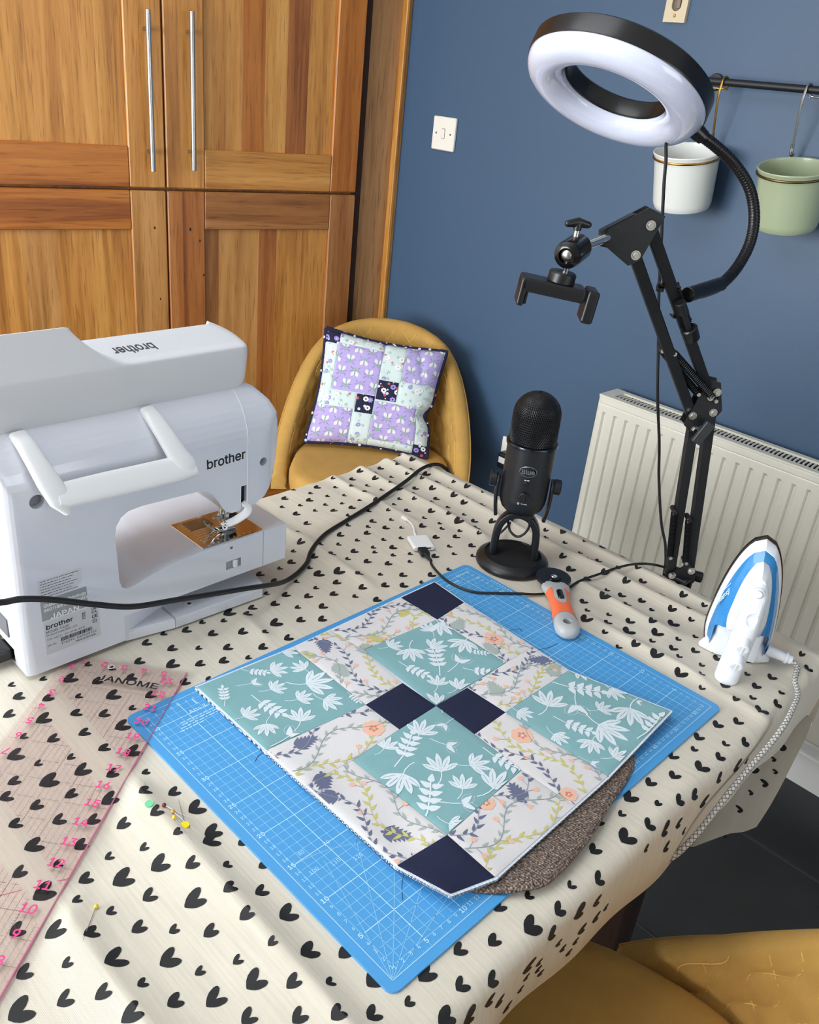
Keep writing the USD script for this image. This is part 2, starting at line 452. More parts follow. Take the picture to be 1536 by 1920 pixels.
HEARTS = """-8.7,57.6,S -9.2,55.0,M -11.3,52.7,M -5.4,56.5,S -3.3,54.5,L 0.1,55.9,S 2.0,53.4,S -0.8,52.2,M 2.7,50.4,M 5.1,52.7,M 7.8,49.6,L 10.8,47.7,M 10.2,44.4,S 7.3,45.6,M -6.8,52.5,M -3.6,50.9,S -0.8,48.7,L 2.8,46.0,M -8.9,49.5,L -5.5,48.1,M -3.0,46.3,M 0.2,45.2,S -2.6,43.2,L -11.3,48.2,S -9.3,45.8,M -6.3,44.5,M -13.6,46.0,L -11.9,43.3,S -8.9,41.9,S -5.8,40.9,M -3.7,38.7,L -9.3,39.3,L -7.0,36.8,M -15.1,42.3,M -12.7,40.2,X -3.9,35.0,S -11.5,37.0,M -16.6,40.6,M -9.1,33.8,L -5.8,32.1,M -3.3,30.6,M -2.9,27.3,L -14.8,37.7,M -13.9,34.6,M -11.4,32.5,M -9.5,29.9,M -6.4,28.8,M -17.4,36.5,M -3.4,23.6,L -17.4,32.9,L -13.7,30.3,M -12.1,27.4,S -9.2,26.0,S -6.0,25.2,S -4.2,22.7,L -16.2,29.5,S -19.5,30.7,M -15.2,26.4,M -12.9,24.3,X -9.5,23.3,L -7.1,21.2,M -19.1,27.2,X -16.7,24.6,S -14.9,21.8,S -11.7,21.0,M -9.3,17.8,X -22.1,25.1,M -20.0,22.8,L -17.6,20.5,M -14.1,18.7,M -11.7,16.5,S -9.7,14.1,M -17.5,17.0,X -13.9,14.3,L -20.2,19.2,S -12.2,11.6,S -16.4,13.6,S -23.3,20.9,M -15.4,10.6,M -13.0,8.6,L -21.9,16.5,M -19.5,14.8,M -25.2,17.9,X -18.9,11.6,L -4.3,19.1,S -6.0,16.5,M -3.7,14.7,M -3.5,11.2,L -6.5,13.2,M -6.2,9.4,S -4.5,6.9,L -1.9,4.8,M -9.3,10.2,S -9.7,7.6,L -7.3,5.3,M -4.6,3.4,S -1.8,1.2,L -0.6,-2.2,S -3.8,-1.0,M -6.3,0.7,M -11.7,5.5,M -8.7,2.7,M 1.9,-1.4,L -1.6,17.1,S -1.5,20.6,S 15.8,-2.3,S 20.1,-4.3,S 25.5,-3.3,M 23.1,-5.7,M 12.4,-1.2,M 16.9,-5.2,M 12.9,-4.5,X 9.2,-3.2,M 6.1,-1.7,M 3.8,-4.1,M 6.6,-5.6,M 0.5,-5.2,L 22.5,-1.9,M 61.5,10.8,L 64.4,8.5,S 60.5,6.4,L 65.4,5.5,S 63.3,4.4,S 60.5,2.9,S 68.6,4.8,M 71.8,1.8,M 74.6,0.2,S 79.9,-2.8,S 77.7,-4.8,M 68.8,0.3,S 70.8,-2.3,M 63.5,1.1,M 66.9,-1.8,M 61.7,-1.4,S 64.1,-2.7,S 68.4,-4.8,S 65.6,-5.4,M 61.9,-4.7,L 54.9,-2.2,M 57.7,-3.6,M 50.7,-1.8,M 52.5,-4.6,S 55.0,-6.0,M 48.4,-2.5,S 45.0,-1.4,M 49.5,-5.3,M 45.7,-4.7,L 42.0,-3.3,M 38.8,-2.0,M 34.7,-1.6,L 36.7,-4.3,S 39.2,-5.7,M 32.2,-2.4,S 33.2,-5.3,M 29.3,-4.6,X 28.9,-1.3,M 67.6,7.9,M 80.7,40.9,M 79.5,43.6,S 75.9,40.8,M 78.8,38.9,S 81.1,36.4,S 82.8,34.0,M 83.6,30.1,M 73.8,36.0,M 78.0,35.1,S 76.7,32.6,M 77.8,31.5,M 71.4,32.8,L 78.9,28.1,S 74.8,28.2,M 80.8,25.6,M 71.2,29.2,M 75.2,24.5,M 78.3,23.1,M 82.1,21.7,S 83.2,19.2,M 71.2,25.2,S 68.4,24.2,L 65.2,25.6,M 71.5,22.8,M 77.2,18.8,S 79.7,16.6,M 84.2,14.9,M 72.8,20.0,M 69.5,20.7,M 63.7,23.8,S 65.5,21.1,S 72.1,17.6,S 74.4,15.6,M 76.6,13.8,M 80.0,12.9,S 61.0,22.5,L 63.1,19.9,M 66.3,18.0,M 68.7,15.7,M 71.1,13.5,L 60.8,18.7,S 63.6,16.7,L 66.6,13.7,L 74.6,12.2,S 77.5,10.8,M 61.4,14.1,M 64.7,13.1,S 68.4,10.9,S 65.3,10.1,M 71.2,9.6,S 71.0,7.0,M 59.4,15.4,S 80.3,81.9,S 74.9,82.8,S 77.8,80.7,S 80.4,78.5,M 64.7,82.5,S 67.8,80.5,M 72.7,79.7,M 76.1,78.2,S 78.0,76.0,S 70.3,78.3,S 72.0,75.6,S 75.1,74.4,S 78.3,72.7,L 81.9,71.6,S 61.6,80.9,S 64.5,78.9,M 68.0,76.2,M 56.6,79.8,M 59.8,78.1,S 62.2,76.3,S 65.3,75.2,S 69.3,73.1,S 52.6,81.5,S 54.2,78.5,S 62.5,73.0,M 66.3,72.3,S 68.6,70.2,M 72.1,69.3,M 75.7,71.0,S 77.5,68.7,M 80.1,66.6,S 81.9,67.1,S 80.3,63.5,M 48.8,79.5,M 52.0,76.4,M 56.0,75.9,S 58.9,74.5,S 59.5,71.0,S 61.4,68.8,M 66.6,67.8,S 70.3,67.7,S 68.4,65.8,S 74.4,67.1,M 77.4,65.3,S 75.3,62.4,M 72.2,63.9,M 49.6,75.7,S 46.6,77.0,S 53.5,73.4,S 56.2,72.0,S 46.9,73.7,M 50.5,72.6,S 52.8,70.6,M 55.9,69.3,M 58.2,67.1,S 61.3,65.3,S 64.1,66.7,S 70.5,63.3,S 77.4,60.6,S 74.8,59.3,M 71.6,60.2,S 64.2,63.6,M 67.5,60.7,M 72.0,56.5,S 69.0,57.7,S 64.9,59.7,S 46.2,69.8,M 53.6,67.4,S 56.1,64.0,M 59.5,62.6,S 42.8,67.8,S 51.5,65.0,S 54.2,62.9,S 56.4,61.0,M 58.9,59.4,S 62.0,57.6,M 65.7,56.7,S 68.1,54.8,L 64.6,55.1,S 66.5,52.6,S 40.8,64.8,M 48.1,63.4,M 52.3,61.3,M 49.5,60.4,S 53.3,58.0,S 56.1,56.7,S 61.1,53.5,M 64.1,51.5,M 38.7,63.8,S 43.6,62.8,S 46.2,61.3,S 50.1,57.1,S 52.5,55.2,M 46.5,58.0,M 49.2,55.8,S 36.0,61.1,M 42.8,59.3,M 40.0,60.5,M 44.3,56.9,S 46.0,54.3,M 48.3,51.9,M 51.0,53.3,S 53.6,52.0,S 51.8,50.2,S 56.2,49.0,M 59.6,47.6,S 60.9,49.9,S 33.6,60.6,S 37.5,58.1,S 29.9,60.9,M 37.0,55.9,L 39.9,54.5,L 34.6,57.8,S 33.3,56.1,S 30.5,58.1,M 37.8,52.3,M 42.0,51.9,M 45.1,50.1,S 47.7,47.9,M 51.4,45.2,M 55.2,44.8,S 34.5,52.9,S 39.9,48.8,M 43.3,47.4,M 45.6,45.6,M 48.8,44.6,S 29.5,54.1,M 31.8,51.7,M 35.2,50.0,M 37.6,47.6,S 39.5,45.1,M 26.7,53.0,M 10.8,56.1,S 13.4,55.0,M 7.8,55.6,M 9.7,52.5,M 12.7,50.6,S 15.5,48.4,M 19.2,45.7,M 13.5,46.4,M 16.6,45.0,S 15.7,52.2,M 19.0,50.0,M 21.5,48.0,S 23.2,45.3,M 23.7,49.1,L 27.1,47.6,M 29.7,46.0,M 20.1,55.1,L 22.0,53.1,M 18.8,53.9,S 16.3,55.3,S 23.6,54.2,M 29.0,50.4,S 31.7,48.2,M 27.7,56.1,S 81.1,59.8,S 77.4,57.1,M 77.2,53.5,S 73.6,51.4,M 71.4,53.7,M 69.4,51.5,M 64.0,47.8,M 61.8,45.4,S 68.0,49.5,S 77.5,42.1,S"""
HEARTS_FRONT = """19.1,-1.6,L 22.5,-2.6,M 25.4,-5.8,S 23.4,-5.8,M 20.8,-5.3,M 15.0,-1.0,M 17.0,-4.0,S 18.2,-5.9,S 20.4,-6.7,S 19.8,-8.0,S 11.9,-3.2,L 14.4,-4.7,S 14.8,-6.2,S 12.8,-5.5,S 6.0,-2.0,M 7.9,-4.1,M 12.6,-7.3,S 2.9,-1.3,L 10.6,-8.3,M 15.6,-7.6,S 52.1,-2.5,L 47.6,-1.7,M 41.9,-0.9,M 44.8,-3.7,L 38.8,-2.9,M 35.3,-1.7,L 41.1,-5.4,S 31.6,-1.6,S 36.6,-4.9,M 55.5,-3.5,S 52.9,-6.6,S"""
HEARTS_END = """-1.8,-25.8,L -4.5,-18.9,M -3.7,-22.0,S -3.9,-27.1,M -2.2,-30.6,S -1.6,-35.0,M -5.6,-23.9,S -5.1,-9.2,M -5.5,-13.8,M -3.8,-16.3,S -2.6,-21.0,S"""
QN = {"L": (8.50, 43.63), "A": (22.77, 42.85), "B": (43.17, 43.05), "T": (50.52, 43.09), "D": (49.95, 36.44), "E": (48.90, 16.45), "R": (52.69, 3.06), "F": (36.02, 1.72), "G": (15.14, 1.17), "Z": (10.35, 2.72), "H": (8.72, 8.41), "I": (8.44, 29.41), "J": (43.37, 35.74), "K": (29.87, 36.69), "P": (22.57, 28.23), "M": (29.18, 28.47), "O": (29.34, 22.65), "N": (22.72, 22.44), "S": (35.12, 22.61), "Q": (43.41, 22.89), "U": (35.34, 16.37), "V": (29.23, 16.17), "W": (28.89, 8.71), "X": (15.38, 7.81), "Y": (14.93, 22.09)}
TEAL_B = "f,23.8,20.2,26.1,21.5 f,21.4,14.3,23.0,16.5 f,24.7,13.0,26.9,12.0 f,17.9,16.9,15.4,15.2 f,21.3,11.0,22.9,12.5 f,24.0,8.9,27.0,9.6 f,18.9,21.1,20.4,21.8 f,16.5,8.7,17.1,7.7 n,18.0,18.0,23.1,20.6 n,14.3,10.0,19.3,13.8 n,27.9,13.9,28.6,9.1 s,24.3,18.6,25.6,16.0 s,29.2,19.7,26.7,19.4 s,18.1,11.0,20.7,8.9"
TEAL_T = "f,37.5,31.4,39.9,31.5 f,42.8,29.7,40.1,28.4 f,35.1,33.1,33.6,30.8 f,33.0,35.1,34.7,35.0 f,32.3,25.2,33.7,26.6 f,33.8,23.2,35.9,23.9 f,29.7,22.6,30.0,24.8 f,40.5,34.1,40.7,35.0 f,42.8,35.0,42.2,32.0 f,45.2,23.3,43.1,23.0 n,34.3,26.3,37.5,30.8 n,31.6,31.9,32.6,27.6 n,37.5,25.5,40.3,22.2 n,40.9,27.9,42.7,25.9 s,35.9,26.2,39.4,27.2"
TEAL_R = "f,40.4,13.6,43.1,15.1 f,36.6,15.5,37.1,13.6 f,36.7,10.0,36.8,8.1 f,42.7,7.5,43.1,3.8 f,45.1,9.1,46.6,8.7 f,50.0,10.6,49.9,8.3 f,48.8,6.7,46.0,4.9 f,39.7,6.3,37.6,5.3 f,39.1,3.0,41.2,2.6 f,50.1,15.8,50.2,13.4 n,44.6,16.2,48.3,11.0 n,39.2,11.9,40.7,7.3 n,44.4,2.6,50.3,3.1 s,45.5,13.2,42.4,10.4 s,35.9,5.5,36.5,3.4 s,50.4,7.9,50.8,6.2"
TEAL_L = "f,17.3,40.7,19.4,39.9 f,21.0,38.1,20.8,39.1 f,15.1,37.6,17.0,37.5 f,19.2,35.8,22.3,34.5 f,16.5,34.1,18.1,33.9 f,9.6,35.5,11.3,35.6 f,14.3,30.7,15.8,32.5 f,11.0,32.9,9.9,31.3 f,19.0,32.1,20.2,30.1 f,20.9,43.0,23.0,42.3 n,9.1,38.4,10.7,41.3 n,12.4,38.1,13.4,33.2 n,14.5,42.9,16.6,40.6 s,12.5,40.5,14.9,39.7 s,9.5,29.3,13.0,29.7 n,22.2,31.5,22.2,29.1"
FLOWERS = "p,20.3,24.4 p,33.5,12.3 p,46.2,27.4 q,30.0,2.9 q,21.8,8.0 n,11.7,23.4 n,11.2,13.0 s,25.5,37.3 s,44.2,33.0 s,44.1,25.4 s,38.1,19.3 s,46.7,17.8 n,49.4,19.8 n,27.9,42.4 y,23.4,42.0 n,26.1,5.9 y,42.4,40.7 n,11.1,19.8 n,11.9,28.3 s,29.9,37.7 y,33.1,39.1"

# ================================================================== the room
TW = 1.55172
WU = np.array([math.cos(TW), math.sin(TW), 0.0])          # along the blue wall, away from the camera
WN = np.array([math.sin(TW), -math.cos(TW), 0.0])         # into the blue wall
WP = np.array([153.0, 0, 0])
Z3 = np.array([0, 0, 1.0])


def onwall(mesh, s=0, z=0, d=0):
    """Local x to the right, y up, z out of the wall -> on the blue wall at s, z, standing d off it."""
    return place(mesh, WP + s * WU + z * Z3 - d * WN, -WU, Z3, -WN)


TC = -0.20798
CD = np.array([math.cos(TC), math.sin(TC), 0.0])           # along the cupboard front, to the right
CN = np.array([-math.sin(TC), math.cos(TC), 0.0])          # into the cupboard
CP = np.array([156.15, 164.7, 0])


def oncup(mesh, u=0, z=0, o=0):
    return place(mesh, CP + u * CD + z * Z3 - o * CN, CD, Z3, -CN)


M_blue = plain("blue_wall_paint", (64, 88, 115), 0.42, bump=(260, 0.10), spec=0.4)
M_wallw = plain("warm_white_paint", (226, 222, 214), 0.8, bump=(260, 0.1))
M_ceil = plain("ceiling_paint", (238, 236, 232), 0.9, bump=(200, 0.05))
M_gloss = plain("white_gloss_paint", (232, 231, 228), 0.3)
M_grout = plain("grey_grout", (92, 92, 92), 0.9, bump=(700, 0.3))
M_slate = plain("charcoal_tile", (40, 44, 48), 0.42, bump=(120, 0.25), vary=0.22)
M_rad = plain("cream_radiator_enamel", (222, 219, 206), 0.33, bump=(60, 0.03))
M_cream = plain("cream_plastic", (233, 228, 218), 0.35)
M_beige = plain("aged_beige_plastic", (206, 190, 160), 0.45)
M_screw = plain("screw_metal", (150, 140, 120), 0.3, metal=1.0)

X0, X1, Y0, Y1, ZT = -268.0, 160.0, -268.0, 262.0, 168.0
fl = thing("floor", (0, 0, ZF), "dark slate tiled kitchen floor with pale grout lines", "floor", kind="structure")
obj("grout_bed", block(X0, X1 + 2, Y0, Y1, ZF - 4, ZF - 0.25, 0), M_grout, fl)
rng = np.random.default_rng(5)
for i in range(-9, 3):
    for j in range(-5, 5):
        x0, y0 = 86 + 39.5 * i, -35 + 60 * j
        xa, xb, ya, yb = max(x0 + 0.25, X0), min(x0 + 39.25, X1), max(y0 + 0.25, Y0), min(y0 + 59.75, Y1)
        if xb - xa > 1 and yb - ya > 1:
            obj("tile", block(xa, xb, ya, yb, ZF - 1.0, ZF + rng.uniform(-0.04, 0.0), 0.12), M_slate, fl)

w = m3.Manifold.cube((8, 560, ZT - ZF + 4)).translate((0, -290, ZF - 4))
wall = vf(w)
wall = (place((wall[0] * [1, 1, 1], wall[1]), (WP[0], 0, 0), WN, WU, Z3))
obj("wall_right", wall, M_blue, label="dark blue painted wall behind the radiator and hanging pots", cat="wall", kind="structure")
obj("wall_back", block(X0 - 8, X1 + 12, Y1, Y1 + 8, ZF - 4, ZT, 0), M_wallw, label="pale wall behind the oak cupboards", cat="wall", kind="structure")
wl = m3.Manifold.cube((8, Y1 - Y0 + 16, ZT - ZF + 4)).translate((X0 - 8, Y0 - 8, ZF - 4)) - m3.Manifold.cube((12, 194, 139)).translate((X0 - 10, 23, -14.5))
obj("wall_left", wl, M_wallw, label="pale wall with a wide window letting in daylight", cat="wall", kind="structure")
wf = m3.Manifold.cube((X1 - X0 + 16, 8, ZT - ZF + 4)).translate((X0 - 8, Y0 - 8, ZF - 4)) - m3.Manifold.cube((154, 12, 124)).translate((-17, Y0 - 10, -2))
obj("wall_front", wf, M_wallw, label="pale wall with a window behind the camera", cat="wall", kind="structure")
obj("ceiling", m3.Manifold.cube((X1 - X0 + 20, Y1 - Y0 + 16, 6)).translate((X0 - 8, Y0 - 8, ZT)) - m3.Manifold.cube((126, 126, 20)).translate((-113, 17, ZT - 5)), M_ceil, label="white ceiling", cat="ceiling", kind="structure")

sk = Polygon([(0, 0), (1.8, 0), (1.8, 8.2), (1.5, 9.0), (1.1, 9.4), (1.1, 11.0), (0.6, 12.0), (0, 12.0)])
skm = extrude(sk, 280)
skm = place(skm, WP + ZF * Z3 + 165 * WU, -WN, Z3, -WU)
obj("baseboard_right", skm, M_gloss, label="white moulded skirting board along the blue wall", cat="skirting board", kind="structure")

# ------------------------------------------------------------------ light switch
sw = thing("light_switch", WP + 147.6 * WU + 51.6 * Z3, "white single rocker light switch on the blue wall", "light switch")
obj("switch_plate", onwall(block(-4.3, 4.3, -4.3, 4.3, 0, 0.95, 0.22), 147.6, 55.9), M_cream, sw)
rk = cat(block(-0.55, 0.55, -1.25, 0, 0.9, 1.02, 0.02), extrude([(-0.55, 0), (0.55, 0), (0.55, 1.25), (-0.55, 1.25)], 0.28, (0, 0, 0.9)))
obj("rocker", onwall(cat(block(-0.62, 0.62, -1.32, 1.32, 0.9, 0.97, 0.02)), 147.6, 55.9), M_hole, sw)
obj("rocker_key", onwall(place(block(-0.52, 0.52, -1.22, 1.22, 0, 0.25, 0.05), (0, 0, 0.88), (1, 0, 0), N((0, 1, 0.06)), N((0, -0.06, 1))), 147.6, 55.9), M_cream, sw)
for q in (-2.75, 2.75):
    obj("screw", onwall(cyl((q, 0, 0.9), (q, 0, 1.02), 0.28, n=14), 147.6, 55.9), M_screw, sw)

# ------------------------------------------------------------------ slotted plate at the top edge of the photograph
pl = thing("wall_plate", WP + 82.4 * WU + 85.2 * Z3, "beige plate with a rounded slot and brass screw, high on wall", "wall plate")
pp = sbox(-2.6, 0, 2.6, 11.5).buffer(0.05)
slot = unary_union([sbox(-1.15, 3.2, 1.15, 8.2), Point(0, 3.2).buffer(1.15, 16), Point(0, 8.2).buffer(1.15, 16)])
obj("plate", onwall(extrude(pp.difference(slot), 0.9), 82.4, 85.2), M_beige, pl)
obj("backing", onwall(block(-2.3, 2.3, 0.4, 11, 0, 0.3, 0), 82.4, 85.2), plain("taupe_recess", (112, 98, 84), 0.6), pl)
obj("lever", onwall(block(-0.2, 0.75, 2.6, 8.4, 0.25, 0.7, 0.1), 82.4, 85.2), plain("taupe_lever", (128, 112, 96), 0.5), pl)
obj("screw", onwall(cat(cyl((0, 1.25, 0.8), (0, 1.25, 1.05), 0.36, n=18, ch=0.08)), 82.4, 85.2), M_brass, pl)

# ------------------------------------------------------------------ rail, hooks and pots
ra = thing("hanging_rail", WP + 72 * WU + 74.5 * Z3, "black metal utensil rail fixed to the blue wall", "rail")
obj("rail_bar", onwall(cyl((0, 0, 0), (74, 0, 0), 0.72, n=24), 71.5, 74.45, 5), M_blackm, ra)
obj("end_cap", onwall(cyl((-0.8, 0, 0), (0.3, 0, 0), 0.95, n=20, ch=0.2), 71.5, 74.45, 5), M_blackm, ra)
for s in (69.5, 8.0):
    obj("bracket", onwall(cat(cyl((0, 0, 0), (0, 0, 4.9), 0.55, n=16), cyl((0, 0, 0), (0, 0, 0.6), 1.7, n=24, ch=0.15)), s, 74.45, 0), M_blackm, ra)


def s_hook(name, s, label, top, low, mat, tail):
    """An S hook: over the rail at s, down to a lower bend under the pot's rim."""
    pts = [(0.3, top - 1.9, 4.0), (0.3, top - 0.5, 3.9), (0.2, top + 0.45, 4.6), (0, top + 0.3, 5.6), (0, top - 0.8, 6.1), (-tail * 0.3, top - 3.4, 5.9), (-tail * 0.8, low + 2.4, 3.9), (-tail, low + 0.6, 3.3), (-tail, low - 0.3, 2.6), (-tail, low + 0.4, 1.9)]
    t = thing(name, WP + s * WU + low * Z3 - 4 * WN, label, "hook", "hooks on the black rail")
    obj("hook_wire", onwall(tube(pts, 0.24, n=10), s, 0, 0), mat, t)
    e = np.array(pts[7])
    obj("ferrule", onwall(tube([e + (0.0, 1.6, 0.3), e, e + (0, -0.5, -0.4)], 0.36, n=12), s, 0, 0), M_steel, t)


s_hook("pot_hook", 64.9, "brassy wire hook on the rail holding the white pot", 74.9, 62.4, M_brass, -0.0 + 0.6)
s_hook("pot_hook", 47.1, "steel wire hook on the rail holding the sage green pot", 74.9, 62.4, M_steel, 0.7)
for s, mt, lb, g in ((66.2, M_brass, "brassy spare hook turned sideways beside the ring light", 1), (44.6, M_steel, "steel spare hook turned sideways at right picture edge", -1)):
    obj("spare_hook", onwall(tube([(-2.3 * g, -0.4, 5.4), (-1.5 * g, -1.15, 5.2), (0, -1.25, 5.0), (1.2 * g, -1.2, 4.8), (1.9 * g, -1.0, 4.9), (2.2 * g, -0.3, 5.0), (2.2 * g, 0.3, 5.0)], 0.17, n=8), s, 74.45, 0), mt, label=lb, cat="hook", group="spare hooks on the black rail")


def pot(name, s, z1, label, mat, band):
    R, r, h = 7.1, 6.15, 11.9
    t = thing(name, WP + s * WU + (z1 - h) * Z3 - 8.2 * WN, label, "pot", "enamel pots hanging on the rail")
    ax_ = N(Z3 * math.cos(0.235) - WN * math.sin(0.235))
    o = WP + s * WU + z1 * Z3 - 9.3 * WN - ax_ * h
    side_ = N(np.cross(ax_, -WU))
    prof = [(0, 0), (r - 1.0, 0.0), (r - 0.35, 0.2), (r - 0.05, 0.8), (r + 0.1, 1.6), (R - 0.35, h - 1.0), (R - 0.1, h - 0.55), (R, h - 0.2), (R - 0.12, h), (R - 0.45, h - 0.1), (R - 0.6, h - 0.9), (r - 0.3, 1.5), (r - 1.2, 0.5), (0, 0.45)]
    obj("body", place(lathe(prof, 64), o, -WU, side_, ax_), mat, t)
    k = np.linspace(0, 2 * np.pi, 65)
    ring = o + np.outer(np.cos(k), WU) * (R - 0.2) + np.outer(np.sin(k), side_) * (R - 0.2) + (h - 1.15) * ax_
    obj("rim_band", tube(ring, 0.26, n=8, smooth=False), band, t)


M_enw = plain("white_enamel", (226, 227, 222), 0.25, coat=0.4)
M_eng = plain("sage_enamel", (166, 178, 146), 0.28, coat=0.4)
pot("hanging_pot", 67.4, 61.0, "white enamel pot with a brass band hanging on rail", M_enw, M_brass)
pot("hanging_pot", 43.6, 60.9, "sage green enamel pot with a steel band on rail", M_eng, plain("dull_bronze", (120, 104, 70), 0.3, metal=1.0))

# ------------------------------------------------------------------ socket behind the microphone
so = thing("wall_socket", WP + 104 * WU - 32 * Z3, "white double socket on the wall, mostly behind the microphone", "socket")
obj("socket_plate", onwall(block(-7.3, 7.3, -4.3, 4.3, 0, 1.0, 0.25), 103.4, -26.0), M_cream, so)
for q in (-5.3, 5.3):
    obj("screw", onwall(cyl((q, 0, 0.95), (q, 0, 1.08), 0.3, n=12), 103.4, -26.0), M_screw, so)
pg = thing("mains_plug", WP + 107 * WU - 31 * Z3, "black plug with a grey label in the wall socket", "plug")
obj("plug_body", onwall(rblock(-2.3, 2.3, -2.5, 2.5, 1.05, 4.6, 0.9), 106.6, -27.6), M_black, pg)
obj("plug_label", onwall(block(-1.5, 1.2, -0.9, 0.9, 4.58, 4.66, 0), 106.6, -27.2), plain("grey_label", (205, 205, 202), 0.5), pg)

# ------------------------------------------------------------------ radiator
rd = thing("radiator", WP + 40 * WU - 58 * Z3, "cream ribbed panel radiator under the blue wall's rail", "radiator")
RS, RE, RT, RB = 76.0, -46.0, 3.9, -57.0


def gx(r):
    k = (r - 1.1) / 3.27
    return k


xs, dx = [0.0, 0.5], 3.27
n_rib = int((RS - RE - 2) / dx)
prof_x, prof_d = [0.0, 0.25, 0.6, 1.2], [-0.6, -0.2, 0.0, 0.0]
for k in range(n_rib):
    c = 2.4 + dx * k
    prof_x += [c - 0.62, c - 0.25, c + 0.25, c + 0.62]
    prof_d += [0, -0.62, -0.62, 0]
prof_x += [RS - RE - 0.6, RS - RE - 0.25, RS - RE]
prof_d += [0.0, -0.2, -0.6]
px_, pd = np.array(prof_x), np.array(prof_d)
edge = np.minimum(pd, 0) * ((px_ < 1.3) | (px_ > RS - RE - 1.2))
zz = np.array([RT - 0.5, RT - 0.9, RT - 2.0, RT - 2.25, RT - 2.5, RT - 4.1, RT - 4.75, RB + 5, RB + 4.3, RB + 0.4, RB])
zw = np.array([0, 0, 0, 0, 0, 0, 1, 1, 0, 0, 0.0])
zo = np.array([-0.35, 0.0, 0.0, -0.18, 0.0, 0, 0, 0, 0, 0.0, -0.5])
P = np.zeros((len(px_), len(zz), 3))
P[..., 0] = px_[:, None]
P[..., 1] = zz[None]
P[..., 2] = 10 + edge[:, None] + (pd - edge)[:, None] * zw[None] + zo[None]
nu, nv = P.shape[:2]
i, j = np.meshgrid(np.arange(nu - 1), np.arange(nv - 1), indexing="ij")
q = np.stack([i * nv + j, i * nv + j + 1, (i + 1) * nv + j + 1, (i + 1) * nv + j], -1).reshape(-1, 4)
obj("front_panel", onwall((P.reshape(-1, 3), np.vstack([q[:, [0, 1, 2]], q[:, [0, 2, 3]]])), RS, 0, 0), M_rad, rd, smooth=12)
obj("side_panel", onwall(block(-0.15, 0.35, RB, RT - 0.2, 2.2, 9.6, 0.12), RS, 0, 0), M_rad, rd)
obj("side_panel", onwall(block(RS - RE - 0.35, RS - RE + 0.15, RB, RT - 0.2, 2.2, 9.6, 0.12), RS, 0, 0), M_rad, rd)
gw = RS - RE
fr = sbox(0, 2.2, gw, 9.9).buffer(0.05).difference(sbox(3.0, 3.7, gw - 3.0, 8.3))
obj("grille_frame", place(extrude(fr, 0.5), WP + RS * WU + (RT - 0.5) * Z3, -WU, -WN, -Z3 * 0 + np.array([0, 0, 1.0])), M_rad, rd)
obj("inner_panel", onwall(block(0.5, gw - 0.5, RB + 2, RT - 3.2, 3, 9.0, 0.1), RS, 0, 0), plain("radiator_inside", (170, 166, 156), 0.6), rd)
kk = 0
x = 3.3
while x < gw - 3.3 and kk < 110:
    a = WP + (RS - x) * WU - 3.6 * WN + (RT - 0.75) * Z3
    b = WP + (RS - x - 0.55) * WU - 8.4 * WN + (RT - 0.75) * Z3
    m = (a + b) / 2 + 0.35 * Z3
    obj("grille_fin", tube([a, m, b], 0.27, n=6, per=2), M_rad, rd)
    x += 0.98
    kk += 1
for q in (14, gw - 17):
    obj("wall_bracket", onwall(block(q, q + 3, RB + 6, RT - 6, 0, 3.2, 0.1), RS, 0, 0), M_rad, rd)
obj("valve_tail", onwall(cat(cyl((3, RB - 12, 5), (3, RB + 3, 5), 0.75, n=14), cyl((3, RB - 18.2, 5), (3, RB - 12, 5), 0.75, n=14)), RS, 0, 0), M_chrome, rd)

# ================================================================== oak cupboard
W = {}
tones = dict(
    honey=((150, 92, 34), (190, 128, 58), (212, 152, 78)),
    gold=((156, 98, 38), (196, 136, 62), (216, 158, 84)),
    amber=((128, 66, 18), (172, 100, 34), (192, 122, 50)),
    rust=((124, 66, 26), (164, 98, 44), (184, 120, 62)),
    brown=((112, 66, 28), (152, 96, 46), (174, 118, 66)),
    sand=((144, 94, 44), (184, 128, 66), (202, 148, 86)),
)
for k, t in tones.items():
    W[k, "z"] = wood(f"oak_{k}_upright", *t, axis="z", seed=len(k))
    W[k, "x"] = wood(f"oak_{k}_crosswise", *t, axis="x", seed=len(k) + 3)
M_fill = wood("oak_filler_upright", (122, 84, 48), (156, 112, 68), (172, 128, 84), axis="z", rough=0.5, seed=9)
M_dark = plain("cupboard_shadow_gap", (52, 28, 14), 0.8)
cb = thing("oak_cupboard", CP - 60 * CD + ZF * Z3, "tall oak cupboard with panelled doors and steel bar handles", "cupboard")
obj("carcass", oncup(block(-129, -14.3, ZF + 8, 150, -57, -2.4, 0.1), 0, 0, 0), W["brown", "z"], cb)
obj("plinth", oncup(block(-129, -14.3, ZF, ZF + 8, -50, -7, 0.1)), W["brown", "x"], cb)
obj("filler_panel", oncup(block(-14.2, -1.2, ZF, 150, -4.2, -2.0, 0.1)), M_fill, cb)
obj("scribe_trim", oncup(cat(block(-2.3, -1.3, ZF, 150, -2.2, 0.3, 0.2), block(-1.4, 0.5, ZF, 150, -2.2, -0.5, 0.25))), W["gold", "z"], cb)
obj("gap_strip", oncup(block(-15.0, -11.9, ZF, 150, -2.1, -1.9, 0)), M_dark, cb)


